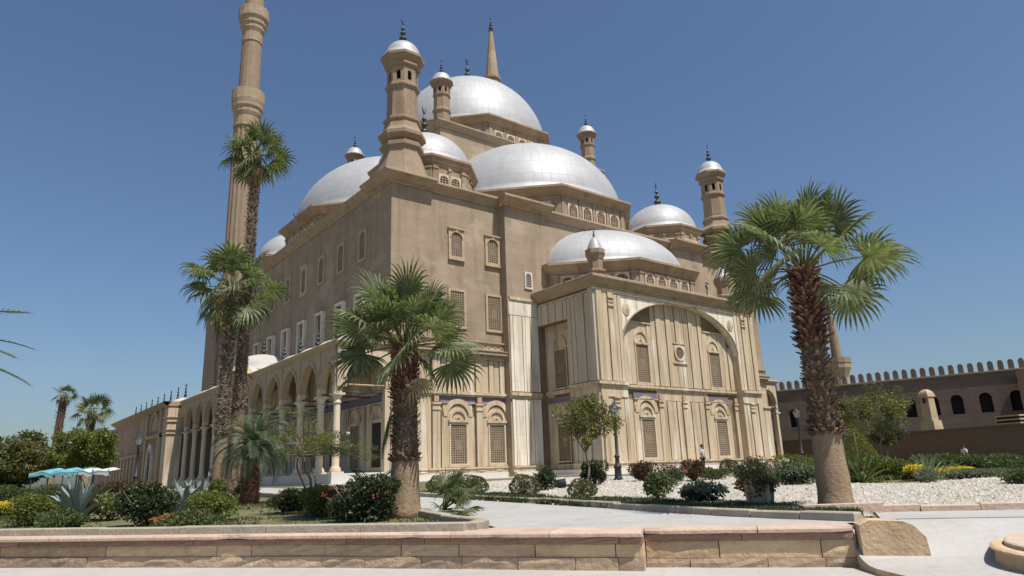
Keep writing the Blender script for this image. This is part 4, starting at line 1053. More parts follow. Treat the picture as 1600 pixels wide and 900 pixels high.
def kerb(pts, label, m='kerb', h=.14, wd=.24, L=1.15, z=None, parent_group=None, seed=0):
    """a row of kerb stones following pts, each stone with small differences"""
    rr = random.Random(seed); b = MB()
    for (x0, y0), (x1, y1) in zip(pts, pts[1:]):
        d = Vector((x1-x0, y1-y0)); ln = d.length; d.normalize(); nn = Vector((-d.y, d.x)); k = max(1, round(ln/L))
        for i in range(k):
            a = Vector((x0, y0))+d*(ln*i/k+.008); c = Vector((x0, y0))+d*(ln*(i+1)/k-.008); hh = h+rr.uniform(-.012, .012); o = rr.uniform(-.01, .01)
            ca = .02
            def q(p_, s_, zz): v = p_+nn*(s_+o); return (v.x, v.y, gz(p_.x, p_.y)+zz)
            lo = [q(a, -wd/2, -.12), q(c, -wd/2, -.12), q(c, wd/2, -.12), q(a, wd/2, -.12)]
            mi = [q(a, -wd/2, hh-ca), q(c, -wd/2, hh-ca), q(c, wd/2, hh-ca), q(a, wd/2, hh-ca)]
            hi = [q(a+d*ca, -wd/2+ca, hh), q(c-d*ca, -wd/2+ca, hh), q(c-d*ca, wd/2-ca, hh), q(a+d*ca, wd/2-ca, hh)]
            A_ = [b.pt(v) for v in lo]; M_ = [b.pt(v) for v in mi]; H_ = [b.pt(v) for v in hi]
            for j in range(4): b.idx([A_[j], A_[(j+1) % 4], M_[(j+1) % 4], M_[j]]); b.idx([M_[j], M_[(j+1) % 4], H_[(j+1) % 4], H_[j]])
            b.idx(H_)
    return tag(b.build('kerb', m), kind='structure')
kerb([(-9.5, -8), (-10.1, -23.2), (-10.35, -28.6), (-10.85, -33), (-11.25, -36), (-11.35, -38.05)], '', seed=1)
kerb([(-9.35, -37.1), (-6.9, -40.3), (-2, -46.8)], '', m='cope', seed=2, h=.13)
kerb([st(-30, 1.2), (-16.0, -33.28)], '', seed=3, h=.15, L=2.0)
kerb([(-15.9, -33.25), (-15.25, -32.75), (-13.75, -26.5), (-12.75, -20), (-12.6, -6)], '', seed=4, h=.15)

# the low sandstone wall along the plaza
wall = empty('low_wall', (*st(0, 0), -1.6), 'low sandstone block wall with pinkish coping stones along the pale plaza', 'wall')
rr = random.Random(11)
SE = 9.2; SJ = 6.0                     # end of the wall and the small jog in it
def wpt(s, t, z):
    if t < .35 and 0 < s < SJ: t -= .072*s      # the left stretch comes forward to the small jog
    x, y = st(s, t); w0 = st(0, 0); return (x-w0[0], y-w0[1], z+1.6)
def rough_block(b, s0, s1, t0, t1, z0, z1, j=.012, m=0):
    n = max(2, int((s1-s0)/.22)); zs = [z0+(z1-z0)*k/3 for k in range(4)]
    g = [[b.pt(wpt(s0+(s1-s0)*i/n, t0+(rr.uniform(-j, j) if 0 < i < n and 0 < k < 3 else rr.uniform(0, j*.8)), z)) for i in range(n+1)] for k, z in enumerate(zs)]
    for k in range(3):
        for i in range(n): b.idx([g[k][i], g[k][i+1], g[k+1][i+1], g[k+1][i]], m)
    top = [b.pt(wpt(s0+(s1-s0)*i/n, t1, z1)) for i in range(n+1)]
    for i in range(n): b.idx([g[3][i], g[3][i+1], top[i+1], top[i]], m)
    for (i, s_) in ((0, s0), (n, s1)):
        e0 = b.pt(wpt(s_, t1, z0)); b.idx([g[0][i], g[1][i], g[2][i], g[3][i], top[i], e0], m)
b = MB(); b.v = []
base = MB()
s = -26.0
while s < SE-.02:
    e = min(SE, s+rr.uniform(.85, 1.6)) if s > -1.51 else min(-1.5, s+rr.uniform(2.2, 3.6))
    if SE-e < .4: e = SE
    if s < SJ < e: e = SJ
    off = 0.0
    rough_block(b, s+.009, e-.009, off+.02+rr.uniform(-.012, .012), .4, -1.46 if s >= SJ-.01 else -1.40, -1.20); s = e
b.build('blocks', 'sandst', wall); b = MB()
s = -26.3
while s < SE-.02:
    e = min(SE, s+rr.uniform(.7, 1.3)) if s > -1.01 else min(-1, s+rr.uniform(2, 3.2))
    if SE-e < .3: e = SE
    if s < SJ < e: e = SJ
    off = 0.0
    rough_block(b, s+.005, e-.005, off+.0+rr.uniform(-.015, .01)+(.05 if rr.random() < .2 and s > 2 else 0), .4, -1.66, -1.466 if s >= SJ-.01 else -1.406, .018); s = e
b.build('lower_blocks', 'lowcourse', wall); b = MB()
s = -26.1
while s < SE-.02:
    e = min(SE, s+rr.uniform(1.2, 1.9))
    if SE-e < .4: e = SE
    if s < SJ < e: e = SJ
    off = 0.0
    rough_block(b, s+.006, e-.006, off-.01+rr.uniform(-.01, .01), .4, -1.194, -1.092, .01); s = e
b.build('shade_band_course', 'band', wall); b = MB()  # brown strip below the coping, darkened in colour to stand for its shadow
for (sa, sb, off) in ((-26, 0, 0), (.001, SJ, 0), (SJ, SE, 0)):
    lo = [wpt(sa, off+.06, -1.65), wpt(sb-.03, off+.06, -1.65), wpt(sb-.03, .39, -1.65), wpt(sa, .39, -1.65)]; hi = [(x, y, z+.64) for x, y, z in lo]; b.hexa(lo, hi)
b.build('core', 'joint', wall)
c = MB(); s = -26.0; k = 0
while s < SE-.02:
    e = min(SE+.0, s+(rr.uniform(1.3, 1.8) if s > -2 else rr.uniform(3.4, 4.6)))
    if SE-e < .5: e = SE
    if s < SJ < e: e = SJ
    off = 0.0
    o = off-(.10 if s < SJ-.02 else .05)+rr.uniform(-.008, .008); prof = [(.1+off, -1.086), (o+.03, -1.086), (o, -1.075), (o, -1.03), (o+.02, -1.005), (o+.06, -.992), (.42, -.990)]
    n = max(2, int((e-s)/.25)); g = []
    chip = [rr.choice((0, 0, 0, rr.uniform(0, .035))) if s > -3 else 0 for _ in range(n+1)]
    for i in range(n+1):
        sx = s+.007+(e-s-.014)*i/n
        g.append([c.pt(wpt(sx, t_+(chip[i]*(1.5 if j in (2, 3) else 1 if j in (1, 4) else 0)), z_+(chip[i]*.4 if j in (1, 2) else -chip[i]*.5 if j in (4,) else 0))) for j, (t_, z_) in enumerate(prof)])
    for i in range(n):
        for j in range(len(prof)-1): c.idx([g[i][j], g[i+1][j], g[i+1][j+1], g[i][j+1]])
    c.idx(g[0]); c.idx(g[-1][::-1]); s = e
c.build('coping', 'cope', wall)
# the upright slab closing the wall's end
b = MB()
def slabpts(t): return [wpt(9.26, t, -1.62), wpt(10.16, t-.1, -1.5), wpt(10.13, t-.1, -1.15), wpt(9.98, t-.08, -.97), wpt(9.85, t-.07, -.92), wpt(9.42, t-.02, -.9), wpt(9.26, t, -.97)]
b.hexa(slabpts(-.2), slabpts(.25))
o = b.build('end_block', 'sandst'); 
o.location = (*st(0, 0), -1.6); tag(o, 'big chamfered sandstone block closing the right end of the low wall', 'stone block')
b = MB(); b.box(-.75, .75, -.16, .16, 0, .17)
o = b.build('kerb_block', 'cope'); o.location = (-9.75, -36.9, -.99); o.rotation_euler = (0, 0, radians(-40)); tag(o, 'loose flat stone block lying just behind the chamfered end block', 'stone block')
# round stepped stone rim at the lower right
rim = empty('round_basin', (-10.72, -42.32, -1.74), 'round stepped basin of brown stone cut off at the lower right corner', 'basin')
b = MB(); b.lathe([(2.62, 0), (2.62, .1), (2.66, .12), (2.66, .2), (2.5, .22)], 64, m=0, smooth=False); b.build('step', 'sandst', rim)
b = MB(); b.lathe([(2.46, .2), (2.42, .44), (2.48, .47), (2.48, .5), (2.44, .52), (.01, .525)], 64, smooth=False); b.build('rim', 'sandst', rim)
b = MB(); b.lathe([(2.3, .52), (2.3, .57), (2.27, .585), (.01, .59)], 64, smooth=False); b.build('slab', 'cope', rim)

# ------------------------------------------------------------------ citadel rampart
cit = empty('rampart', (61, 9.5, GB), 'long dark crenellated masonry rampart with a row of arched openings', 'rampart')
a0 = Vector((61, 9.5)); a1 = Vector((69.5, -20)); dv = (a1-a0).normalized(); ln = (a1-a0).length
nv = Vector((-abs(dv.y), -dv.x if dv.y < 0 else dv.x)); nv = Vector((dv.y, -dv.x))
if nv.dot(CAM.xy-a0) < 0: nv = -nv
XW = lambda u, d, z: (dv.x*u+nv.x*d, dv.y*u+nv.y*d, z-GB)
m = MB(); m.X = XW
ops = [(3.3, .55, 4.3, 6.0, .55, 'round')]+[(u, .62, 4.6, 6.2, .62, 'round') for u in (9.0, 11.6, 14.2, 16.8, 19.2, 21.6, 24.4, 27.3)]
arch_wall(m, 0, ln, 2.2, 9.1, ops, -.9, 0, n=10)
slab(m, 0, ln, -2.5, 2.2, -1, .18); slab(m, 0, ln, 2.1, 2.35, -1, .3)
slab(m, 0, 1.5, 6.6, 6.75, 0, .1); slab(m, 0, ln, 8.95, 9.1, 0, .12)
m.X = None; m.build('wall', 'citadel', cit)
m = MB(); m.X = XW; slab(m, 0.2, ln, 4, 7.4, -1.6, -.95); m.X = None; m.build('opening', 'dark', cit)
m = MB(); m.X = XW                                      # return wall away from the viewer
slab(m, 0, .9, -2.5, 9.1, -40, -.9); m.X = None; m.build('return_wall', 'citadel', cit)
u = .1; k = 0
mer = None
while u < ln-.5:
    m = MB(); m.X = XW; s_ = .56
    P = arch_pts(u+s_/2, s_/2, 9.95, .34, 8)
    for i in range(8):
        m.face([(P[i][0], .02, 9.1), (P[i+1][0], .02, 9.1), (P[i+1][0], .02, P[i+1][1]), (P[i][0], .02, P[i][1])])
        m.face([(P[i][0], .02, P[i][1]), (P[i+1][0], .02, P[i+1][1]), (P[i+1][0], -.5, P[i+1][1]), (P[i][0], -.5, P[i][1])])
        m.face([(P[i+1][0], -.5, 9.1), (P[i][0], -.5, 9.1), (P[i][0], -.5, P[i][1]), (P[i+1][0], -.5, P[i+1][1])])
    m.face([(u, -.5, 9.1), (u, .02, 9.1), (u, .02, 9.95), (u, -.5, 9.95)]); m.face([(u+s_, .02, 9.1), (u+s_, -.5, 9.1), (u+s_, -.5, 9.95), (u+s_, .02, 9.95)])
    m.X = None; m.build('merlon', 'citadel', cit); u += .965
m = MB(); m.X = XW; slab(m, 0, ln, 9.1, 9.2, -.6, .06); m.X = None; m.build('ledge', 'bframe', cit)
# nearer brown block at the right end
tw = MB(); tw.X = XW; slab(tw, 27.7, 34, -2, 8.6, 0.2, 3.5); tw.X = None
o = tw.build('rampart_tower', 'rampart2'); o.location = (61, 9.5, GB); tag(o, 'plain brown rampart tower cut by the right edge of the picture', 'tower')
# retaining wall in front
r0, r1 = Vector((57.5, 8.5)), Vector((47.5, -26)); dv2 = (r1-r0).normalized(); ln2 = (r1-r0).length; nv2 = Vector((dv2.y, -dv2.x))
if nv2.dot(CAM.xy-r0) < 0: nv2 = -nv2
rw = empty('retaining_wall', (r0.x, r0.y, GB), 'lower brown retaining wall running in front of the crenellated rampart', 'wall')
XR2 = lambda u, d, z: (dv2.x*u+nv2.x*d, dv2.y*u+nv2.y*d, z-GB)
m = MB(); m.X = XR2; slab(m, 0, ln2, -2, 2.35, -1.2, 0); m.X = None; m.build('wall', 'rampart2', rw)
m = MB(); m.X = XR2; slab(m, 0, ln2, 2.352, 2.5, -1.3, .12); m.X = None; m.build('coping', 'rampart2', rw)
def standing(name, X, u, d, z0, label, cat, parts):
    x, y, _ = X(u, d, 0); r = empty(name, (x+r0.x, y+r0.y, z0), label, cat); r.rotation_euler = (0, 0, atan2(dv2.y, dv2.x)); return r
ob = standing('stone_pillar', XR2, 23.6, -.55, 2.5, 'sunlit tapering stone pillar with rounded cap on the brown retaining wall', 'pillar', None)
m = MB(); m.hexa([(-.75, -.6, 0), (.75, -.6, 0), (.75, .6, 0), (-.75, .6, 0)], [(-.68, -.55, .9), (.68, -.55, .9), (.68, .55, .9), (-.68, .55, .9)])
m.hexa([(-.5, -.45, .9), (.5, -.45, .9), (.5, .45, .9), (-.5, .45, .9)], [(-.45, -.4, 3.2), (.45, -.4, 3.2), (.45, .4, 3.2), (-.45, .4, 3.2)]); m.build('shaft', 'bframe', ob)
m = MB(); prf = [(.75*cos(t*pi/16), 3.2+.75*sin(t*pi/16)) for t in range(9)]; m.lathe([(.55, 3.1), (.78, 3.2)]+prf[1:], 4, (0, 0), pi/4, smooth=False); m.build('cap', 'bframe', ob)
m = MB(); m.box(-.14, .14, -.5, -.42, 2.6, 3.05); m.build('niche', 'dark', ob)
ob = standing('stone_slabs', XR2, 31.2, -.6, 2.5, 'stack of pale flat slabs with dark gaps on the retaining wall at the right', 'slabs', None)
for k in range(3):
    m = MB(); m.box(-1.1+.1*k, 1.2, -.6, .6, .32*k, .32*k+.13); m.build('slab', 'bframe', ob)
m = MB(); m.box(-.9, 1.0, -.45, .45, 0, .7); m.build('core', 'dark', ob)
ob = standing('stone_gate', XR2, 9.5, -.6, 2.5, 'small pale stone gate frame on the retaining wall beside the right palm trunk', 'gate', None)
m = MB(); m.box(.35, .75, -.3, .3, 0, 1.7); m.build('post', 'wframe', ob); m = MB(); m.box(-.9, .34, -.3, .3, 1.0, 1.7); m.build('lintel', 'wframe', ob)
# balcony tower far behind the rampart
mt = empty('distant_minaret', (91.4, 14.5, GB), 'weathered minaret with ringed balcony behind the right palm trunk', 'minaret')
b = MB(); b.lathe([(1.6, 0), (1.5, 12), (1.6, 13.6), (2.4, 15.2), (2.5, 15.9)], 12, smooth=False); b.build('shaft', 'bframe', mt)
b = MB(); b.lathe([(2.5, 15.9), (2.6, 16.0), (2.6, 16.9), (2.4, 16.9), (2.4, 16.1)], 12, smooth=False); b.build('balcony', 'tower', mt)
b = MB(); b.lathe([(1.0, 16.1), (.9, 20.5), (.7, 24), (.2, 27)], 12, smooth=False); b.build('upper_shaft', 'tower', mt); mt.scale = (.82, .82, 1)

# ------------------------------------------------------------------ planting helpers
def leaf(b, p, d, n, l, w_, m=0):
    """one leaf: a bent four sided blade from p along d with face normal n"""
    d = d.normalized(); s_ = d.cross(n)
    if s_.length < 1e-4: s_ = d.orthogonal()
    s_ = s_.normalized()*w_/2; q = p+d*l*.5+n*l*.06
    b.face([p, q+s_, p+d*l, q-s_], m)
def rdir(r): 
    z = r.uniform(-1, 1); a = r.uniform(0, 2*pi); q = sqrt(1-z*z); return Vector((q*cos(a), q*sin(a), z))
def foliage(b, c, rx, ry, rz, n, l, w_, r, shell=.55, m=0, clumps=0, csize=.35, flat=0.0, up=.25, flowers=None):
    """leaves through an uneven volume: several clumps, denser towards the outside"""
    if clumps:
        cs = []
        for _ in range(clumps):
            v = rdir(r); v.z = abs(v.z)*.9-.25 if r.random() < .7 else v.z; q = r.uniform(.35, .85)
            cs.append((Vector((v.x*rx*q, v.y*ry*q, v.z*rz*q)), r.uniform(.6, 1.2)*csize))
    for _ in range(n):
        v = rdir(r); q = shell+(1-shell)*r.random()**.5
        if r.random() < .25: q = r.random()
        if clumps:
            cc, k = cs[r.randrange(len(cs))]; p = cc+Vector((v.x*rx, v.y*ry, v.z*rz))*k*q
        else:
            bm_ = 1+.10*sin(v.x*5+v.z*4)+.08*sin(v.y*7+1)
            p = Vector((v.x*rx, v.y*ry, v.z*rz))*q*bm_
        p += c; d = (v*.8+rdir(r)*.9+Vector((0, 0, up))).normalized(); nn = (rdir(r)+v*.5+Vector((0, 0, .5))).normalized()
        k = r.uniform(.6, 1.35)
        leaf(b, p, d, nn, l*k, w_*k, m)
KIND = {  # leaf material, leaf length, width, leaves per m2 of shell, clumps, flower
 'round': ('olive', .045, .028, 2300, 0, None), 'dark': ('darkg', .10, .045, 700, 7, None), 'redbush': ('redb', .07, .045, 900, 6, None),
 'rose': ('darkg', .075, .045, 420, 9, 'pink'), 'green': ('green', .075, .04, 900, 8, None), 'glossy': ('darkg', .09, .055, 420, 9, 'grey'),
 'lush': ('lime', .075, .04, 1000, 8, None), 'hedge': ('lime', .06, .035, 900, 0, None), 'darkbrown': ('purp', .06, .04, 1000, 0, None), 'yellow': ('olive', .06, .04, 900, 5, 'yellow'),
 'grey': ('greyg', .06, .03, 900, 6, None), 'hedgef': ('darkg', .075, .05, 1100, 9, 'orange'), 'flowers': ('green', .06, .04, 900, 9, 'orange'),
 'croton': ('croton', .13, .07, 330, 7, None), 'darkred': ('darkg', .085, .055, 900, 12, 'red')}
def bush(kind, label, x, y, z, wd, h, i):
    m_, l, w_, dens, cl, fl = KIND[kind]; r = random.Random(100+i)
    rt = empty('shrub', (x, y, z-.02), label, 'shrub', 'clipped globe shrubs in the pebble bed' if kind == 'round' else None)
    rx = wd/2; ry = min(wd/2, .9) if wd < 1.6 else wd/2*.55; rz = h/2
    if kind == 'hedge': ry = .55
    ar = 4*pi*((rx*ry)**1.6/3+(rx*rz)**1.6/3+(ry*rz)**1.6/3)**(1/1.6); n = int(min(5200, max(350, ar*dens)))
    b = MB()
    if kind in ('round', 'hedge', 'darkbrown'):
        foliage(b, Vector((0, 0, rz*1.02)), rx, ry, rz*.98, n, l, w_, r, shell=.86)
    else:
        foliage(b, Vector((0, 0, rz*1.0)), rx*.98, ry*.98, rz*.98, n, l, w_, r, clumps=cl, csize=.5, shell=.5)
        foliage(b, Vector((0, 0, rz*.8)), rx*.8, ry*.8, rz*.75, int(n*.35), l, w_, r, shell=.3)
    f = b.build('foliage', m_, rt)
    # the leaning of the long patches follows the view-free axis of the beds
    if wd > 1.6: f.rotation_euler = (0, 0, atan2(-.797, .604))
    s = MB()
    for _ in range(9 if kind != 'round' else 5):
        a = r.uniform(0, 6.28); q = r.uniform(.2, .8)
        s.tube([(r.uniform(-.06, .06), r.uniform(-.06, .06), -.03), (cos(a)*rx*q*.5, sin(a)*ry*q*.5, rz*.7), (cos(a)*rx*q, sin(a)*ry*q, rz*r.uniform(1.1, 1.7))], [.018, .013, .005], 5)
    s.build('stem', 'bark', rt)
    if fl:
        b = MB(); k = {'pink': 22, 'red': 26, 'orange': 26, 'yellow': 420, 'grey': 160}[fl]; 
        if kind == 'flowers': k = 45
        spots = [(rdir(r), r.uniform(.15, .5)) for _ in range(5)]
        for _ in range(k):
            v, sp = spots[r.randrange(5)] if fl in ('orange', 'red') else (rdir(r), 0)
            v = (v+rdir(r)*(sp*2)).normalized(); v.z = abs(v.z)*.8; 
            if v.dot(Vector((-.6, -.76, .1))) < -.2: v.x, v.y = -v.x, -v.y
            p = Vector((v.x*rx, v.y*ry, rz+v.z*rz))*1.02; sz = {'pink': .035, 'red': .035, 'orange': .028, 'yellow': .032, 'grey': .05}[fl]
            for _q in range(3): leaf(b, p+rdir(r)*sz*.6, rdir(r), rdir(r), sz*1.6, sz)
        fo = b.build('flower' if fl != 'grey' else 'pale_leaf', {'grey': 'greyg'}.get(fl, fl), rt); fo['kind'] = 'stuff'
        fo.rotation_euler = f.rotation_euler
    return rt
SHRUBS = [
    ('round', 'globe shrub beside the splayed young fan palm, leftmost of the clipped globes', -8.41, -20.28, -0.70, 1.14, 0.65),
    ('round', 'clipped olive globe shrub before the paired ground floor lattice windows', -8.66, -22.96, -0.75, 0.88, 0.66),
    ('round', 'dark green clipped globe shrub before the white corner pilaster', -8.91, -26.07, -0.80, 0.94, 0.70),
    ('round', 'golden green clipped globe shrub between the orange tree and the kerb', -8.64, -28.46, -0.84, 0.83, 0.55),
    ('dark', 'dark bushy shrub left of the black floodlight at the mosque corner', -6.11, -23.81, -0.71, 0.88, 0.89),
    ('dark', 'dark spiky bush at the foot of the orange tree trunk', -2.83, -23.02, -0.62, 1.08, 0.88),
    ('redbush', 'reddish brown shrub right of the tall black lamp post', -0.59, -23.55, -0.58, 1.07, 0.96),
    ('redbush', 'reddish topped shrub beside the standing man in pale shirt', -0.33, -26.05, -0.62, 1.13, 1.08),
    ('rose', 'loose rose bush with pink flowers growing near the lattice window wall', -2.27, -26.52, -0.67, 1.11, 0.81),
    ('green', 'leafy green shrub by the kerb left of the airy glossy shrub', -8.07, -30.86, -0.87, 0.93, 0.78),
    ('glossy', 'airy glossy leaved shrub with gaps showing white pebbles', -8.17, -32.47, -0.90, 1.13, 0.52),
    ('green', 'low green shrub directly before the standing man', 0.55, -26.27, -0.60, 1.21, 0.54),
    ('round', 'small dark globe shrub under the right lattice window', 7.94, -21.75, -0.42, 0.92, 0.66),
    ('rose', 'tall thin rose bush with red leaves behind the stone planter', -1.78, -29.72, -0.71, 1.43, 1.03),
    ('hedge', 'long light green hedge left of the big right palm trunk', 2.88, -28.43, -0.58, 2.36, 0.85),
    ('glossy', 'silvery spotted laurel bush in front of the long light green hedge', -1.57, -31.01, -0.73, 1.40, 0.71),
    ('lush', 'broad bright green shrub behind the spiky yucca', 1.80, -32.44, -0.68, 2.09, 0.93),
    ('darkbrown', 'low dark purple shrub at the foot of the clipped cone', 0.30, -32.15, -0.70, 0.97, 0.51),
    ('yellow', 'bright yellow flower clump right of the yucca', 1.16, -33.68, -0.71, 0.73, 0.54),
    ('grey', 'silver grey bush between yellow flowers and pebbles', -0.10, -34.63, -0.75, 0.83, 0.48),
    ('green', 'dark green shrub patch along the citadel wall foot behind the yellow flowers', 8.61, -31.49, -0.51, 2.21, 0.69),
    ('green', 'grassy green shrub in the row before the citadel wall, middle of the row', 6.84, -33.72, -0.59, 2.35, 0.69),
    ('green', 'dark shrub at the far right end of the row before the citadel wall', 5.80, -35.25, -0.63, 1.96, 0.72),
    ('grey', 'low grey green creeping shrub behind the pebble bed', 2.67, -35.14, -0.70, 2.78, 0.31),
    ('green', 'pale leafy shrub at the right edge behind the pebbles', -0.37, -37.06, -0.80, 1.02, 0.43),
    ('yellow', 'low bush dotted with dull yellow flowers before the grey creeper', 3.39, -33.97, -0.67, 1.31, 0.36),
    ('hedgef', 'large dark hedge bush with orange red flowers left of the tall agave pair', -19.43, -24.05, -1.00, 1.74, 1.23),
    ('flowers', 'low spreading lantana with orange flowers along the front kerb', -19.04, -26.36, -1.00, 1.86, 0.39),
    ('lush', 'round light green shrub near the left edge in front of the tree', -21.58, -20.17, -0.99, 1.37, 0.99),
    ('yellow', 'low yellow flowered shrub cut by the left edge of the picture', -21.94, -13.09, -0.88, 1.26, 0.52),
    ('green', 'grey green wispy shrub growing at the foot of the big agave', -21.08, -22.49, -1.00, 1.40, 0.48),
    ('croton', 'pale variegated shrub between the agave and the hedge with red flowers', -19.70, -20.14, -0.94, 1.07, 0.84),
    ('redbush', 'brownish shrub behind the variegated shrub', -18.31, -11.10, -0.76, 1.54, 1.04),
    ('lush', 'yellow green shrub before the two tall palm trunks', -17.90, -24.63, -0.98, 1.38, 1.00),
    ('rose', 'pink flowered bush between tall trunks and the small palm', -14.40, -15.39, -0.75, 1.00, 0.84),
    ('lush', 'bright green broad leaved shrub beneath the thin crooked tree', -15.59, -25.96, -0.95, 1.27, 0.99),
    ('green', 'dark bush left of the crooked tree stem', -15.53, -23.52, -0.91, 1.34, 0.68),
    ('darkred', 'large dark shrub with red flowers left of the big middle palm', -15.77, -28.61, -1.00, 1.97, 1.11),
    ('dark', 'deep green shrub behind the middle palm trunk', -14.63, -27.52, -0.95, 0.86, 0.93),
    ('green', 'low green bush between the left edge shrub and the big agave', -20.05, -6.84, -0.73, 2.07, 0.89),
    ('green', 'dull green bush under the far left tree', -21.12, -4.22, -0.71, 2.57, 0.98),
    ('green', 'olive bush behind the big agave', -16.63, 0.77, -0.53, 3.76, 0.78),
]
for i, row in enumerate(SHRUBS): bush(*row, i)

# clipped cone
cn = empty('clipped_cone', (1.75, -31.6, -.66), 'clipped yellow green cone topiary standing behind the right palm trunk', 'topiary')
b = MB(); r = random.Random(5)
for _ in range(7000):
    q = 1-sqrt(r.random()); a = r.uniform(0, 6.28); R_ = .98*(1-q)+.03; p = Vector((cos(a)*R_, sin(a)*R_, .15+q*1.75)); v = Vector((cos(a), sin(a), .5))
    leaf(b, p*(1-.04*r.random()), v+rdir(r)*.9, rdir(r), .05, .035)
b.build('foliage', 'lime', cn); b = MB(); b.tube([(0, 0, -.05), (0, 0, 1.6)], [.05, .02], 6); b.build('trunk', 'bark', cn)

# ------------------------------------------------------------------ agaves and yucca
def agave(x, y, z, h, n, label, seed, wmax=.13, spread=.55, name='agave', m='agave', cat='agave'):
    r = random.Random(seed); rt = empty(name, (x, y, z-.03), label, cat); b = MB()
    for i in range(n):
        a = i*2.39996+r.uniform(-.2, .2); q = i/n; el = radians(84-q*spread*95+r.uniform(-6, 6)); L = h*(1.0-.15*q)*r.uniform(.85, 1.08)/max(.75, sin(max(el, .6))); segs = 7
        hd = Vector((cos(a), sin(a), 0)); sd_ = Vector((-sin(a), cos(a), 0)); p = hd*.06*(1+2*q); pts = []
        kink = r.random() < .2; e = el
        for s_ in range(segs+1):
            t = s_/segs; wv = wmax*(0.75+.9*t-1.65*t**2.2) if t < .98 else .002; pts.append((p.copy(), wv, e)); 
            e -= (.03+.06*q) if not kink or t < .6 else .55
            p = p+(hd*cos(e)+Vector((0, 0, sin(e))))*L/segs
        for s_ in range(segs):
            (p0, w0, e0), (p1, w1, e1) = pts[s_], pts[s_+1]; n0 = (Vector((0, 0, cos(e0)))-hd*sin(e0))*w0*.45; n1 = (Vector((0, 0, cos(e1)))-hd*sin(e1))*w1*.45
            b.face([p0-sd_*w0+n0, p0-n0*.4, p1-n1*.4, p1-sd_*w1+n1], smooth=False); b.face([p0-n0*.4, p0+sd_*w0+n0, p1+sd_*w1+n1, p1-n1*.4])
    o = b.build('leaf', m, rt); o['kind'] = 'stuff'
    b = MB(); b.lathe([(.16, 0), (.2, .12), (.12, .3), (.01, .34)], 10); b.build('stem', 'boots', rt)
    return rt
agave(-20.47, -19.83, -.96, 1.25, 34, 'large blue grey agave splaying wide leaves beside the turquoise awning', 1, .125, .40)
agave(-17.95, -21.2, -.93, 1.15, 18, 'upright blue grey agave with broad leaves right of the flowering hedge', 2, .11, .22)
agave(-17.3, -20.3, -.92, 1.2, 18, 'smaller agave with thin crossing leaves beside the upright broad one', 3, .09, .55)
agave(.0, -32.5, -.7, 1.05, 60, 'spiky yucca with narrow striped leaves right of the clipped cone', 4, .035, 1.0, 'yucca', 'green', 'yucca')
agave(2.9, -33.4, -.62, .85, 34, 'wide spiky plant in the row before the brown retaining wall', 6, .05, .9, 'yucca', 'greyg', 'yucca')
agave(-15.35, -25.3, -.95, .8, 34, 'small pale spiky plant at the foot of the crooked tree', 7, .035, 1.0, 'yucca', 'greyg', 'yucca')

# ------------------------------------------------------------------ palms
def fan_leaf(b, base, az, el, pet, R, r, m=0, droop=.35, nseg=26, spread=2.25, mp=1):
    """petiole plus a pleated fan of blades whose tips hang"""
    hd = Vector((cos(az), sin(az), 0)); up = Vector((0, 0, 1)); sd_ = Vector((-sin(az), cos(az), 0))
    pts = [base]; e = el; p = base.copy()
    for i in range(5):
        p = p+(hd*cos(e)+up*sin(e))*pet/5; e -= droop*.10*(1.2 if el < .6 else .8); pts.append(p.copy())
    b.tube(pts, [.030, .024, .02, .016, .013, .01], 4, mp, cap=False)
    ax = hd*cos(e)+up*sin(e); nrm = up*cos(e)-hd*sin(e)
    tw = r.uniform(-1.0, 1.0); sv = (sd_*cos(tw)+nrm*sin(tw)); nrm = ax.cross(sv) if ax.cross(sv).z > 0 else -ax.cross(sv)
    dth = 2*spread/nseg
    for k in range(nseg):
        th = -spread+dth*(k+.5); Lk = R*(1-.22*(abs(th)/spread)**2)*r.uniform(.9, 1.06)
        d0 = ax*cos(th)+sv*sin(th); d0 = (d0+nrm*(.10*cos(th)-.05)).normalized(); t0 = nrm.cross(d0).normalized()
        q = p.copy(); d = d0.copy(); prev = None; N = 6; hang = droop*r.uniform(.5, 1.7)
        for s_ in range(N+1):
            t = s_/N
            wv = min(Lk*t*math.tan(dth/2)*1.05, .055*R)*(1 if t < .4 else max(.0, (1-t)/.6))+.001
            fold = nrm*wv*.55
            cur = (q-t0*wv, q+fold, q+t0*wv)
            if prev:
                b.face([prev[0], prev[1], cur[1], cur[0]], m); b.face([prev[1], prev[2], cur[2], cur[1]], m)
            prev = cur
            g = hang*max(0, t-.36)**1.1*2.6
            d = (d+Vector((0, 0, -1))*g).normalized(); q = q+d*Lk/N
def boots(b, path, rad, n, z0, z1, r, L=.14, m=0, flare=.9):
    for i in range(n):
        t = i/n; z = z0+(z1-z0)*t; a = i*2.39996+r.uniform(-.25, .25); c, R_ = path(z), rad(z)
        hd = Vector((cos(a), sin(a), 0)); sd_ = Vector((-sin(a), cos(a), 0)); p = c+hd*R_*.85; l = L*r.uniform(.6, 1.35); w0 = .055*r.uniform(.7, 1.3)
        dr = (hd*flare*r.uniform(.5, 1.2)+Vector((0, 0, r.uniform(.35, 1.0)))).normalized(); tip = p+dr*l; nn = dr.cross(sd_).normalized()*.018
        A_ = [p-sd_*w0, p+sd_*w0, tip+sd_*w0*.45, tip-sd_*w0*.45]; B2 = [v+nn for v in A_]
        ia = [b.pt(v) for v in A_]; ib = [b.pt(v) for v in B2]
        b.idx(ia, m); b.idx(ib[::-1], m)
        for j in range(4): b.idx([ia[j], ia[(j+1) % 4], ib[(j+1) % 4], ib[j]], m)
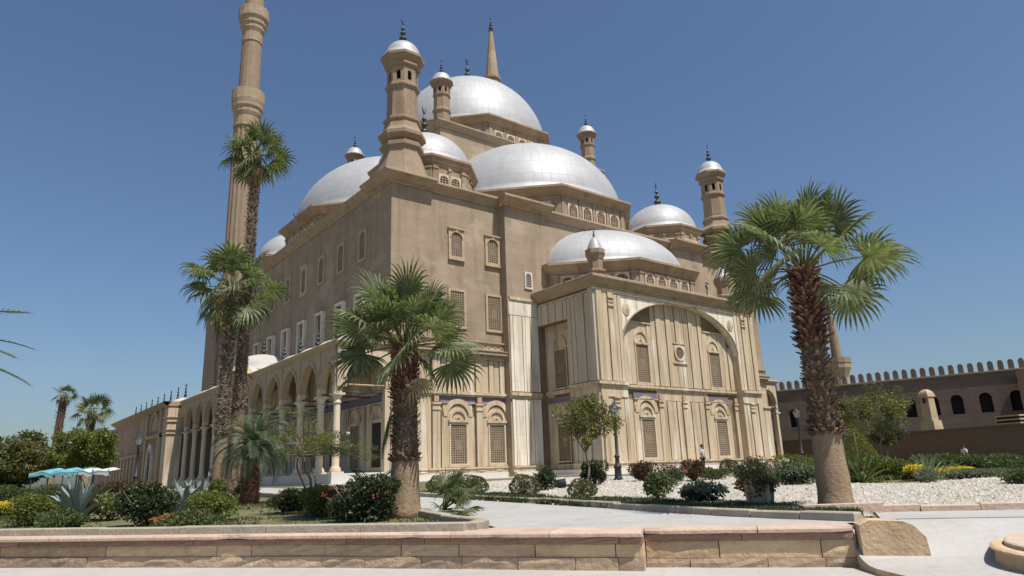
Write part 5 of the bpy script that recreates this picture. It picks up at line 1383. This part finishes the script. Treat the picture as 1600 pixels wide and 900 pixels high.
def fan_palm(x, y, z, H, label, seed, R=1.0, pet=1.0, n=38, r0=.36, r1=.26, lean=(0, 0), smooth_h=1.2, bootL=.13, nboot=420, droop=.35, skirt=6, cut=None, tm='trunk', nseg=26,
             rtop=None, elmin=-50, bm='boots', bm2='bootred', extra=(), bootw=1.0, group='fan palms around the mosque'):
    r = random.Random(seed); rt = empty('palm_tree', (x, y, z-.04), label, 'palm tree', group)
    path = lambda zz: Vector((lean[0]*(zz/H)**1.3, lean[1]*(zz/H)**1.3, zz))
    rad = lambda zz: (r0+(r1-r0)*min(1, (zz/(smooth_h+.01)))**.6 if zz < smooth_h else r1+((rtop or r1)-r1)*((zz-smooth_h)/(H-smooth_h)))
    b = MB(); N = 22
    b.tube([path(H*i/N) for i in range(N+1)], [rad(H*i/N)*(1+r.uniform(-.03, .03))+(.10 if i == 0 else 0)*r0 for i in range(N+1)], 18)
    for fi in range(N*18):
        if (fi//18+.5)*H/N > smooth_h: b.mi[fi] = 1
    b.build('trunk', [tm, 'fibre'], rt)
    b = MB(); hm = smooth_h+(H-smooth_h)*.5
    boots(b, path, lambda q: rad(q), int(nboot*.6), smooth_h, hm+.2, r, bootL*.85); b.build('leaf_bases', bm, rt)
    b = MB(); boots(b, path, lambda q: rad(q), int(nboot*.6), hm, H-.05, r, bootL*1.25, flare=1.15); b.build('upper_leaf_bases', bm2, rt)
    b = MB(); boots(b, path, lambda q: rad(q), 60, smooth_h-.05, smooth_h+.12, r, bootL*1.0, flare=1.4); b.build('collar', bm, rt)
    top = path(H); b = MB()
    for i in range(n):
        t = i/n; az = i*2.39996+r.uniform(-.25, .25); el = radians(86-(86-elmin)*t**1.05+r.uniform(-8, 8))
        fan_leaf(b, top+Vector((0, 0, .12*(1-t)-.1*t))+Vector((cos(az), sin(az), 0))*.12, az, el, pet*r.uniform(.8, 1.15)*(1-.25*(t < .15)), R*r.uniform(.85, 1.1), r, 0, droop*(1+.7*t), nseg)
    for (az, el, k) in extra: fan_leaf(b, top-Vector((0, 0, .25*k)), az, el, pet*.9, R*.95, r, 0, droop*2, nseg)
    b.build('crown', ['palm', 'lime'], rt)
    if skirt:
        b = MB()
        for i in range(skirt):
            az = r.uniform(0, 6.28); fan_leaf(b, top-Vector((0, 0, .15+.3*r.random())), az, radians(r.uniform(-80, -45)), pet*.7, R*.7, r, 0, droop*2.5, 14, 1.3, mp=0)
        b.build('dead_fronds', 'palmdry', rt)
    return rt
R_AZ = atan2(-.608, .793)       # the direction to the right as seen from the plaza
fan_palm(-14.63, -28.59, -.97, 4.25, 'stout fan palm with wide drooping crown before the arcade corner', 21, R=1.02, pet=1.15, n=36, r0=.41, r1=.33, rtop=.26, smooth_h=1.35, nboot=560, bootL=.15, droop=.34,
         skirt=3, extra=((R_AZ+pi+.3, -1.0, 4.0),), elmin=-20, tm='trunk')
fan_palm(-9.09, -36.47, -1.0, 5.15, 'big fan palm on thick leaning trunk standing at the right in front of the rampart', 22, R=.98, pet=1.2, n=30, r0=.38, r1=.29, rtop=.21, lean=(0, 0), smooth_h=1.55,
         nboot=640, bootL=.17, droop=.36, skirt=0, extra=(), elmin=-22, tm='trunk')
fan_palm(-14.55, -14.5, -.78, 15.1, 'tallest palm with narrow neck and small crown rising in front of the minaret', 23, R=1.0, pet=.85, n=26, r0=.27, r1=.26, rtop=.13, lean=(.1, 0), smooth_h=3.7,
         nboot=1100, bootL=.12, bm='bootgrey', bm2='bootgrey', droop=.5, skirt=7, nseg=18, elmin=-60, tm='trunk2')
fan_palm(-15.35, -15.3, -.78, 8.5, 'second tall palm with shaggy trunk and hanging crown left of the tallest palm', 24, R=1.15, pet=1.2, n=28, r0=.27, r1=.24, rtop=.18, lean=(0, 0), smooth_h=2.6,
         nboot=760, bootL=.14, bm='bootgrey', bm2='bootgrey', droop=.6, skirt=4, nseg=18, elmin=-60, tm='trunk2')
fan_palm(-14.74, 55.4, -.42, 11.2, 'far thin palm with brown ragged head, leftmost on the horizon', 25, R=.95, pet=.8, n=14, r0=.5, r1=.4, rtop=.4, lean=(.35, -.1), smooth_h=3, nboot=200, bootL=.3, droop=.8, skirt=10, nseg=12)
fan_palm(-11.94, 50.1, -.42, 8.9, 'far palm with round green head right of the ragged one on the horizon', 26, R=1.35, pet=1.3, n=24, r0=.55, r1=.5, rtop=.42, smooth_h=2, nboot=160, bootL=.3, droop=.5, skirt=2, nseg=14)
# low young fan palm beside the middle palm
yp = empty('young_fan_palm', (-13.75, -28.95, -.97), 'low young fan palm splaying green fans beside the stout palm base', 'palm')
b = MB(); r = random.Random(31)
for i in range(18):
    az = R_AZ+r.uniform(-1.5, 1.7); fan_leaf(b, Vector((0, 0, .12)), az, radians(r.uniform(2, 70)), r.uniform(.4, .75), r.uniform(.5, .68), r, 0, .5, 18, 1.3)
b.build('crown', ['palm', 'lime'], yp)
yq = empty('young_fan_palm', (-15.1, -27.7, -.96), 'half hidden dark young palm left of the stout palm trunk', 'palm')
def feather(b, base, az, el, L, r, m=0, leaflet=.34, n=26, arch=1.3):
    hd = Vector((cos(az), sin(az), 0)); up = Vector((0, 0, 1)); sd_ = Vector((-sin(az), cos(az), 0)); p = base.copy(); e = el; pts = [p.copy()]
    for i in range(n):
        d = hd*cos(e)+up*sin(e); p = p+d*L/n; e -= arch/n*(.4+1.4*i/n); pts.append(p.copy())
        t = (i+1)/n
        if t < .12: continue
        nn = up*cos(e)-hd*sin(e); ll = leaflet*(sin(pi*min(.97, t*.85+.12))**.6)*r.uniform(.85, 1.1)
        for sg in (-1, 1):
            dd = (sd_*sg*.85+d*.75+nn*.25+Vector((0, 0, -.12))).normalized(); w_ = .022
            tip = p+dd*ll+Vector((0, 0, -.12*ll)); wv = d*w_
            b.face([p-wv*.6, p+dd*ll*.5+wv-Vector((0, 0, .02*ll)), tip, p+dd*ll*.5-wv], m)
    b.tube(pts, [.024*(1-.8*i/n)+.004 for i in range(n+1)], 4, m, cap=False)
b = MB()
for i in range(16): feather(b, Vector((0, 0, .15)), i*2.4, radians(r.uniform(30, 80)), r.uniform(1.0, 1.5), r, 0, .3)
b.build('crown', 'darkg', yq)
dp = empty('date_palm', (-14.9, -17.6, -.82), 'short date palm with reddish shaggy trunk and grey green feathers below the arcade', 'palm tree')
b = MB(); b.tube([(0, 0, -.05), (.02, 0, .6), (.08, 0, 1.3), (.12, 0, 2.1)], [.36, .33, .28, .24], 14); b.build('trunk', 'bootred', dp)
b = MB(); boots(b, lambda q: Vector((.12*q/2.1, 0, q)), lambda q: .35-.05*q, 300, .05, 2.1, r, .16); b.build('leaf_bases', 'bootred', dp)
b = MB()
for i in range(44): feather(b, Vector((.12, 0, 2.15)), i*2.39996, radians(84-i*2.6+r.uniform(-8, 8)), r.uniform(1.5, 1.9), r, 0, .42, 30, 1.5)
b.build('crown', 'date', dp)
lp = empty('date_palm', (-24.9, -28.65, -1.0), 'date palm outside the left edge, only its feather tips in view', 'palm tree')
b = MB(); b.tube([(0, 0, -.05), (0, 0, 1.8), (0, 0, 3.3)], [.3, .26, .24], 12); b.build('trunk', 'boots', lp)
b = MB(); boots(b, lambda q: Vector((0, 0, q)), lambda q: .27, 260, .1, 3.3, r, .16); b.build('leaf_bases', 'boots', lp)
b = MB()
for (da, el) in ((.05, .42), (.12, .20), (-.04, .12), (.2, -.02)): feather(b, Vector((0, 0, 3.35)), R_AZ+da, el, 2.75, r, 0, .4, 30, .55)
for i in range(14): feather(b, Vector((0, 0, 3.35)), R_AZ+pi+(i-7)*.3, radians(60-i*4), 2.4, r, 0, .4, 26, 1.2)
b.build('crown', 'date', lp)

# ------------------------------------------------------------------ broad leaved trees
def tree(name, x, y, z, h, crown_z, crx, crz, label, seed, m='hillgreen', n=7000, l=.13, w_=.07, clumps=26, tr=.12, multi=1, crook=.15, cat='tree', csz=.3, flowers=None, cry=None):
    r = random.Random(seed); rt = empty(name, (x, y, z-.05), label, cat); t = MB(); ends = []
    cry = cry or crx
    for k in range(multi):
        a = r.uniform(0, 6.28); p = Vector((r.uniform(-.15, .15), r.uniform(-.15, .15), 0)) if multi > 1 else Vector((0, 0, 0)); pts = [p.copy()]; rd = [tr]
        fork = max(.3, crown_z-crz*.75)
        for i in range(5):
            p = p+Vector((r.uniform(-crook, crook)+cos(a)*.06*(multi-1), r.uniform(-crook, crook)+sin(a)*.06*(multi-1), fork/5)); pts.append(p.copy()); rd.append(tr*(1-.11*(i+1)))
        t.tube(pts, rd, 8)
        for j in range(9 if multi == 1 else 5):
            v = rdir(r); v.z = abs(v.z)*.8; e = Vector((v.x*crx*.75, v.y*cry*.75, crown_z+v.z*crz*.7)); q = p.lerp(e, .5)+rdir(r)*crook*1.5
            t.tube([p, q, e], [tr*.5, tr*.3, tr*.1], 6); ends.append((q+e)/2); ends.append(e)
            for _ in range(2):
                e2 = e+rdir(r)*crx*.35; t.tube([q, (q+e2)/2+rdir(r)*.1, e2], [tr*.25, tr*.15, tr*.05], 5); ends.append(e2)
    t.build('trunk', 'bark', rt)
    b = MB(); cs = []
    for _ in range(clumps):
        e = ends[r.randrange(len(ends))]+rdir(r)*crx*.12
        if r.random() < .65: v = rdir(r)*r.uniform(.35, .85); e = Vector((v.x*crx, v.y*cry, crown_z+v.z*crz))
        cs.append((e, r.uniform(.5, 1.25)*csz))
    for _ in range(n):
        c, k = cs[r.randrange(len(cs))]; v = rdir(r); q = r.random()**.4; p = c+Vector((v.x*crx*k, v.y*cry*k, v.z*crz*k*.9))*q
        s_ = r.uniform(.6, 1.4); leaf(b, p, rdir(r)+v*.5, (rdir(r)+Vector((0, 0, .7))).normalized(), l*s_, w_*s_)
    b.build('crown', m, rt)
    if flowers:
        b = MB()
        for _ in range(flowers[1]):
            c, k = cs[r.randrange(min(9, len(cs)))]; v = rdir(r); p = c+Vector((v.x*crx*k, v.y*cry*k, v.z*crz*k))*1.0
            for _q in range(3): leaf(b, p+rdir(r)*.03, rdir(r), rdir(r), flowers[2], flowers[2]*.7)
        o = b.build('flower', flowers[0], rt); o['kind'] = 'stuff'
    return rt
tree('flowering_tree', -3.9, -23.7, -.66, 3.6, 2.3, 1.2, 1.3, 'small tree with yellow flowers in front of the mosque bay corner', 41, 'yellowish', 6000, .10, .055, 34, .06, flowers=('yellow', 90, .06), csz=.34)
tree('acacia_tree', -15.2, -24.6, -.93, 2.4, 1.93, 1.6, .42, 'thin crooked acacia with flat feathery yellow green top before the arcade', 42, 'lime', 8000, .055, .02, 26, .05, multi=3, crook=.16, csz=.34)
tree('tree', -19.5, 37.6, -.5, 8, 3.2, 5.4, 2.6, 'wide grey green tree at the far left behind the shrubs', 43, 'yellowish', 26000, .30, .15, 90, .25, csz=.24)
tree('tree', -25.0, 27.0, -.6, 8, 2.6, 4.6, 2.3, 'leafy tree cut by the left edge of the picture', 48, 'hillgreen', 20000, .30, .15, 70, .22, csz=.26)
tree('tree', -13.9, 33.2, -.5, 7, 3.7, 3.4, 2.7, 'light green tree behind the turquoise awning', 44, 'lime', 15000, .26, .13, 70, .18, csz=.22)
tree('tree', 17.3, -24.9, -.45, 5, 3.1, 2.1, 2.0, 'slender tree dotted with yellow flowers before the crenellated rampart', 45, 'yellowish', 6800, .13, .05, 60, .06, flowers=('yellow', 170, .08), csz=.22)
tree('tree', 40.5, -14.6, -.4, 5, 2.7, 2.2, 1.1, 'dull olive tree behind the sunlit stone pillar', 46, 'darkg', 5000, .2, .12, 20, .15, csz=.34)

# ------------------------------------------------------------------ street lamps
def lamp(x, y, z, H, label, k=1.0, gl=True):
    rt = empty('street_lamp', (x, y, z), label, 'street lamp', 'iron lantern lamps in the garden')
    b = MB(); b.lathe([(.2*k, 0), (.22*k, .05), (.16*k, .12), (.15*k, .5), (.19*k, .55), (.17*k, .62), (.10*k, .7), (.09*k, .95), (.13*k, 1.0), (.12*k, 1.06), (.06*k, 1.12), (.05*k, H-.85), (.08*k, H-.82), (.08*k, H-.76), (.04*k, H-.7), (.11*k, H-.62)], 14)
    b.build('pole', 'iron', rt)
    b = MB(); b.lathe([(.10*k, H-.61), (.19*k, H-.2)], 6, smooth=False); b.build('lantern', 'glass', rt)
    b = MB(); b.lathe([(.24*k, H-.2), (.22*k, H-.16), (.12*k, H-.03), (.05*k, H), (.05*k, H+.05), (.01, H+.1)], 12)
    for i in range(6):
        a = i*pi/3; b.tube([(.105*k*cos(a), .105*k*sin(a), H-.61), (.195*k*cos(a), .195*k*sin(a), H-.2)], .012*k, 4)
    b.build('lantern_frame', 'iron', rt)
    return rt
lamp(.0, -21.6, -.53, 3.35, 'tall black lamp post in front of the mosque bay', 1.0)
lamp(-12.92, 14.86, -.42, 3.9, 'lamp post by the courtyard wing beyond the flowering hedge', 1.7)
lamp(28.4, -13.85, -.42, 4.35, 'slim lamp post with pale lantern before the rampart corner', 1.4)
# floodlight lying in the bed
fl = empty('floodlight', (-5.0, -23.6, -.66), 'black round floodlight on the ground left of the globe shrub', 'floodlight')
b = MB(); b.tube([(-.35, .2, .16), (.0, 0, .17), (.02, -.01, .17)], [.13, .17, .18], 14); b.build('housing', 'iron', fl); b = MB(); b.box(-.2, -.1, .0, .16, -.06, .12); b.build('bracket', 'iron', fl)
# planter
pl = empty('planter', (-9.42, -34.95, -.96), 'square pale stone planter at the kerb holding a dark leafy bush', 'planter')
b = MB(); b.hexa([(-.17, -.17, 0), (.17, -.17, 0), (.17, .17, 0), (-.17, .17, 0)], [(-.22, -.22, .5), (.22, -.22, .5), (.22, .22, .5), (-.22, .22, .5)])
for sx in (-1, 1):
    for sy in (-1, 1): b.hexa([(sx*.19-.03, sy*.19-.03, 0), (sx*.19+.03, sy*.19-.03, 0), (sx*.19+.03, sy*.19+.03, 0), (sx*.19-.03, sy*.19+.03, 0)], [(sx*.235-.035, sy*.235-.035, .5), (sx*.235+.035, sy*.235-.035, .5), (sx*.235+.035, sy*.235+.035, .5), (sx*.235-.035, sy*.235+.035, .5)])
b.build('box', 'kerb', pl); pl.rotation_euler = (0, 0, .35)
b = MB(); b.box(-.17, .17, -.17, .17, .46, .49); b.build('soil', 'soil', pl)
pb = empty('shrub', (-9.42, -34.95, -.5), 'dark drooping bush growing in the pale stone planter', 'shrub')
b = MB(); foliage(b, Vector((-.08, 0, .08)), .42, .4, .3, 900, .08, .045, random.Random(9), clumps=6, csize=.5); b.build('foliage', 'redb', pb)
# awnings over the stall far left
for (x, y, z, wd, dp_, m_, lb, s_) in ((-17.5, 15.1, -.6, 3.4, 2.0, 'teal', 'turquoise scalloped awning with white waves left of the big agave', 1), (-14.9, 17.0, -.6, 2.3, 2.0, 'canvas', 'white awning with pale tufts beside the courtyard wing', 2), (-15.6, 22.9, -.5, 1.6, 2.0, 'canvas', 'small white awning between the turquoise awning and the larger white one', 3)):
    rt = empty('awning', (x, y, z), lb, 'awning'); b = MB(); n = 24; rr = random.Random(s_)
    uu = Vector((cos(R_AZ), sin(R_AZ), 0)); vv = Vector((-uu.y, uu.x, 0))
    hz = 1.78
    for i in range(n):
        u0_, u1_ = -wd/2+wd*i/n, -wd/2+wd*(i+1)/n
        z0_, z1_ = hz+.07*sin(u0_*5), hz+.07*sin(u1_*5)
        b.face([uu*u0_-vv*dp_/2+Vector((0, 0, z0_-.1)), uu*u1_-vv*dp_/2+Vector((0, 0, z1_-.1)), uu*u1_+vv*dp_/2+Vector((0, 0, z1_+.12)), uu*u0_+vv*dp_/2+Vector((0, 0, z0_+.12))])
        dz = .22+.09*abs(sin(u0_*4.2)); dz2 = .22+.09*abs(sin(u1_*4.2))
        b.face([uu*u0_-vv*dp_/2+Vector((0, 0, z0_-.1-dz)), uu*u1_-vv*dp_/2+Vector((0, 0, z1_-.1-dz2)), uu*u1_-vv*dp_/2+Vector((0, 0, z1_-.1)), uu*u0_-vv*dp_/2+Vector((0, 0, z0_-.1))], 0)
    b.build('canopy', [m_, 'canvas'], rt)
    b = MB()
    for i in range(n):
        u0_, u1_ = -wd/2+wd*i/n, -wd/2+wd*(i+1)/n; f0, f1 = hz-.03+.07*sin(u0_*5)-.08-.07*sin(u0_*4+1), hz-.03+.07*sin(u1_*5)-.08-.07*sin(u1_*4+1)
        q = -vv*(dp_/2+.012); b.face([uu*u0_+q+Vector((0, 0, f0-.07)), uu*u1_+q+Vector((0, 0, f1-.07)), uu*u1_+q+Vector((0, 0, f1)), uu*u0_+q+Vector((0, 0, f0))])
    b.build('wave_stripe', 'canvas' if m_ == 'teal' else 'teal', rt)
    for sx in (-1, 1):
        for sy in (-1, 1): b = MB(); v = uu*sx*wd*.46+vv*sy*dp_*.45; b.tube([(v.x, v.y, 0), (v.x, v.y, hz)], .04, 6); b.build('pole', 'iron', rt)

# ------------------------------------------------------------------ people
def person(x, y, z, face, label, shirt='shirt', pants='trouser', seed=0):
    rt = empty('person', (x, y, z), label, 'person')
    def skin(name, V, E_, Rr, m, lv=2):
        me = bpy.data.meshes.new(name); me.from_pydata(V, E_, []); o = bpy.data.objects.new(name, me); COL.objects.link(o); o.parent = rt
        o.modifiers.new('skin', 'SKIN').use_smooth_shade = True
        for v, q in zip(me.skin_vertices[0].data, Rr): v.radius = q if isinstance(q, tuple) else (q, q)
        me.skin_vertices[0].data[0].use_root = True
        o.modifiers.new('sub', 'SUBSURF').levels = lv; o.modifiers['sub'].render_levels = lv; me.materials.append(MT[m]); return o
    # body: pelvis root, spine, neck, head, arms with forearms, legs
    V = [(0, 0, .95), (0, 0, 1.18), (0, 0, 1.38), (0, -.005, 1.48), (0, -.015, 1.56), (0, -.02, 1.66), (0, -.015, 1.73),
         (.17, 0, 1.41), (.24, .02, 1.12), (.25, -.08, .9), (.25, -.10, .82), (-.17, 0, 1.41), (-.24, .03, 1.13), (-.24, -.04, .9), (-.24, -.05, .82),
         (.09, 0, .9), (.10, -.02, .5), (.10, .03, .09), (.11, -.1, .04), (-.09, 0, .9), (-.11, .03, .5), (-.12, .06, .09), (-.13, -.07, .04)]
    E_ = [(0, 1), (1, 2), (2, 3), (3, 4), (4, 5), (5, 6), (2, 7), (7, 8), (8, 9), (9, 10), (2, 11), (11, 12), (12, 13), (13, 14), (0, 15), (15, 16), (16, 17), (17, 18), (0, 19), (19, 20), (20, 21), (21, 22)]
    Rr = [(.15, .11), (.14, .10), (.16, .10), .055, .06, (.083, .10), .05, .06, .045, .033, .028, .06, .045, .033, .028, .085, .06, .04, .035, .085, .06, .04, .035]
    skin('body', V, E_, Rr, 'skin')
    idx = [2, 1, 0, 7, 8, 11, 12]; V2 = [(0, 0, 1.40), (0, 0, 1.18), (0, 0, .93), (.17, 0, 1.42), (.235, .02, 1.16), (-.17, 0, 1.42), (-.235, .03, 1.17)]
    skin('shirt', V2, [(0, 1), (1, 2), (0, 3), (3, 4), (0, 5), (5, 6)], [(.185, .125), (.165, .12), (.175, .13), .078, .066, .078, .066], shirt)
    V3 = [(0, 0, .93), (.09, 0, .86), (.10, -.02, .5), (.10, .03, .1), (-.09, 0, .86), (-.11, .03, .5), (-.12, .06, .1)]
    skin('trousers', V3, [(0, 1), (1, 2), (2, 3), (0, 4), (4, 5), (5, 6)], [(.165, .125), .1, .078, .062, .1, .078, .062], pants)
    b = MB()
    b.lathe([(.1, 1.66), (.107, 1.72), (.09, 1.78), (.05, 1.81), (.005, 1.82)], 14, (0, .005)); b.build('hair', 'hair', rt)
    rt.rotation_euler = (0, 0, face)
    return rt
person(17.9, -12.5, -.42, .3, 'person in pale blue shirt standing among shrubs before the mosque bay')
person(-8.6, 10.9, -.42, -.4, 'person in navy clothes near the gallery columns behind the agaves', 'navy', 'navy')
person(35.5, -22.6, -1.0, 1.2, 'person in pale shirt at the foot of the retaining wall', 'canvas', 'trouser')
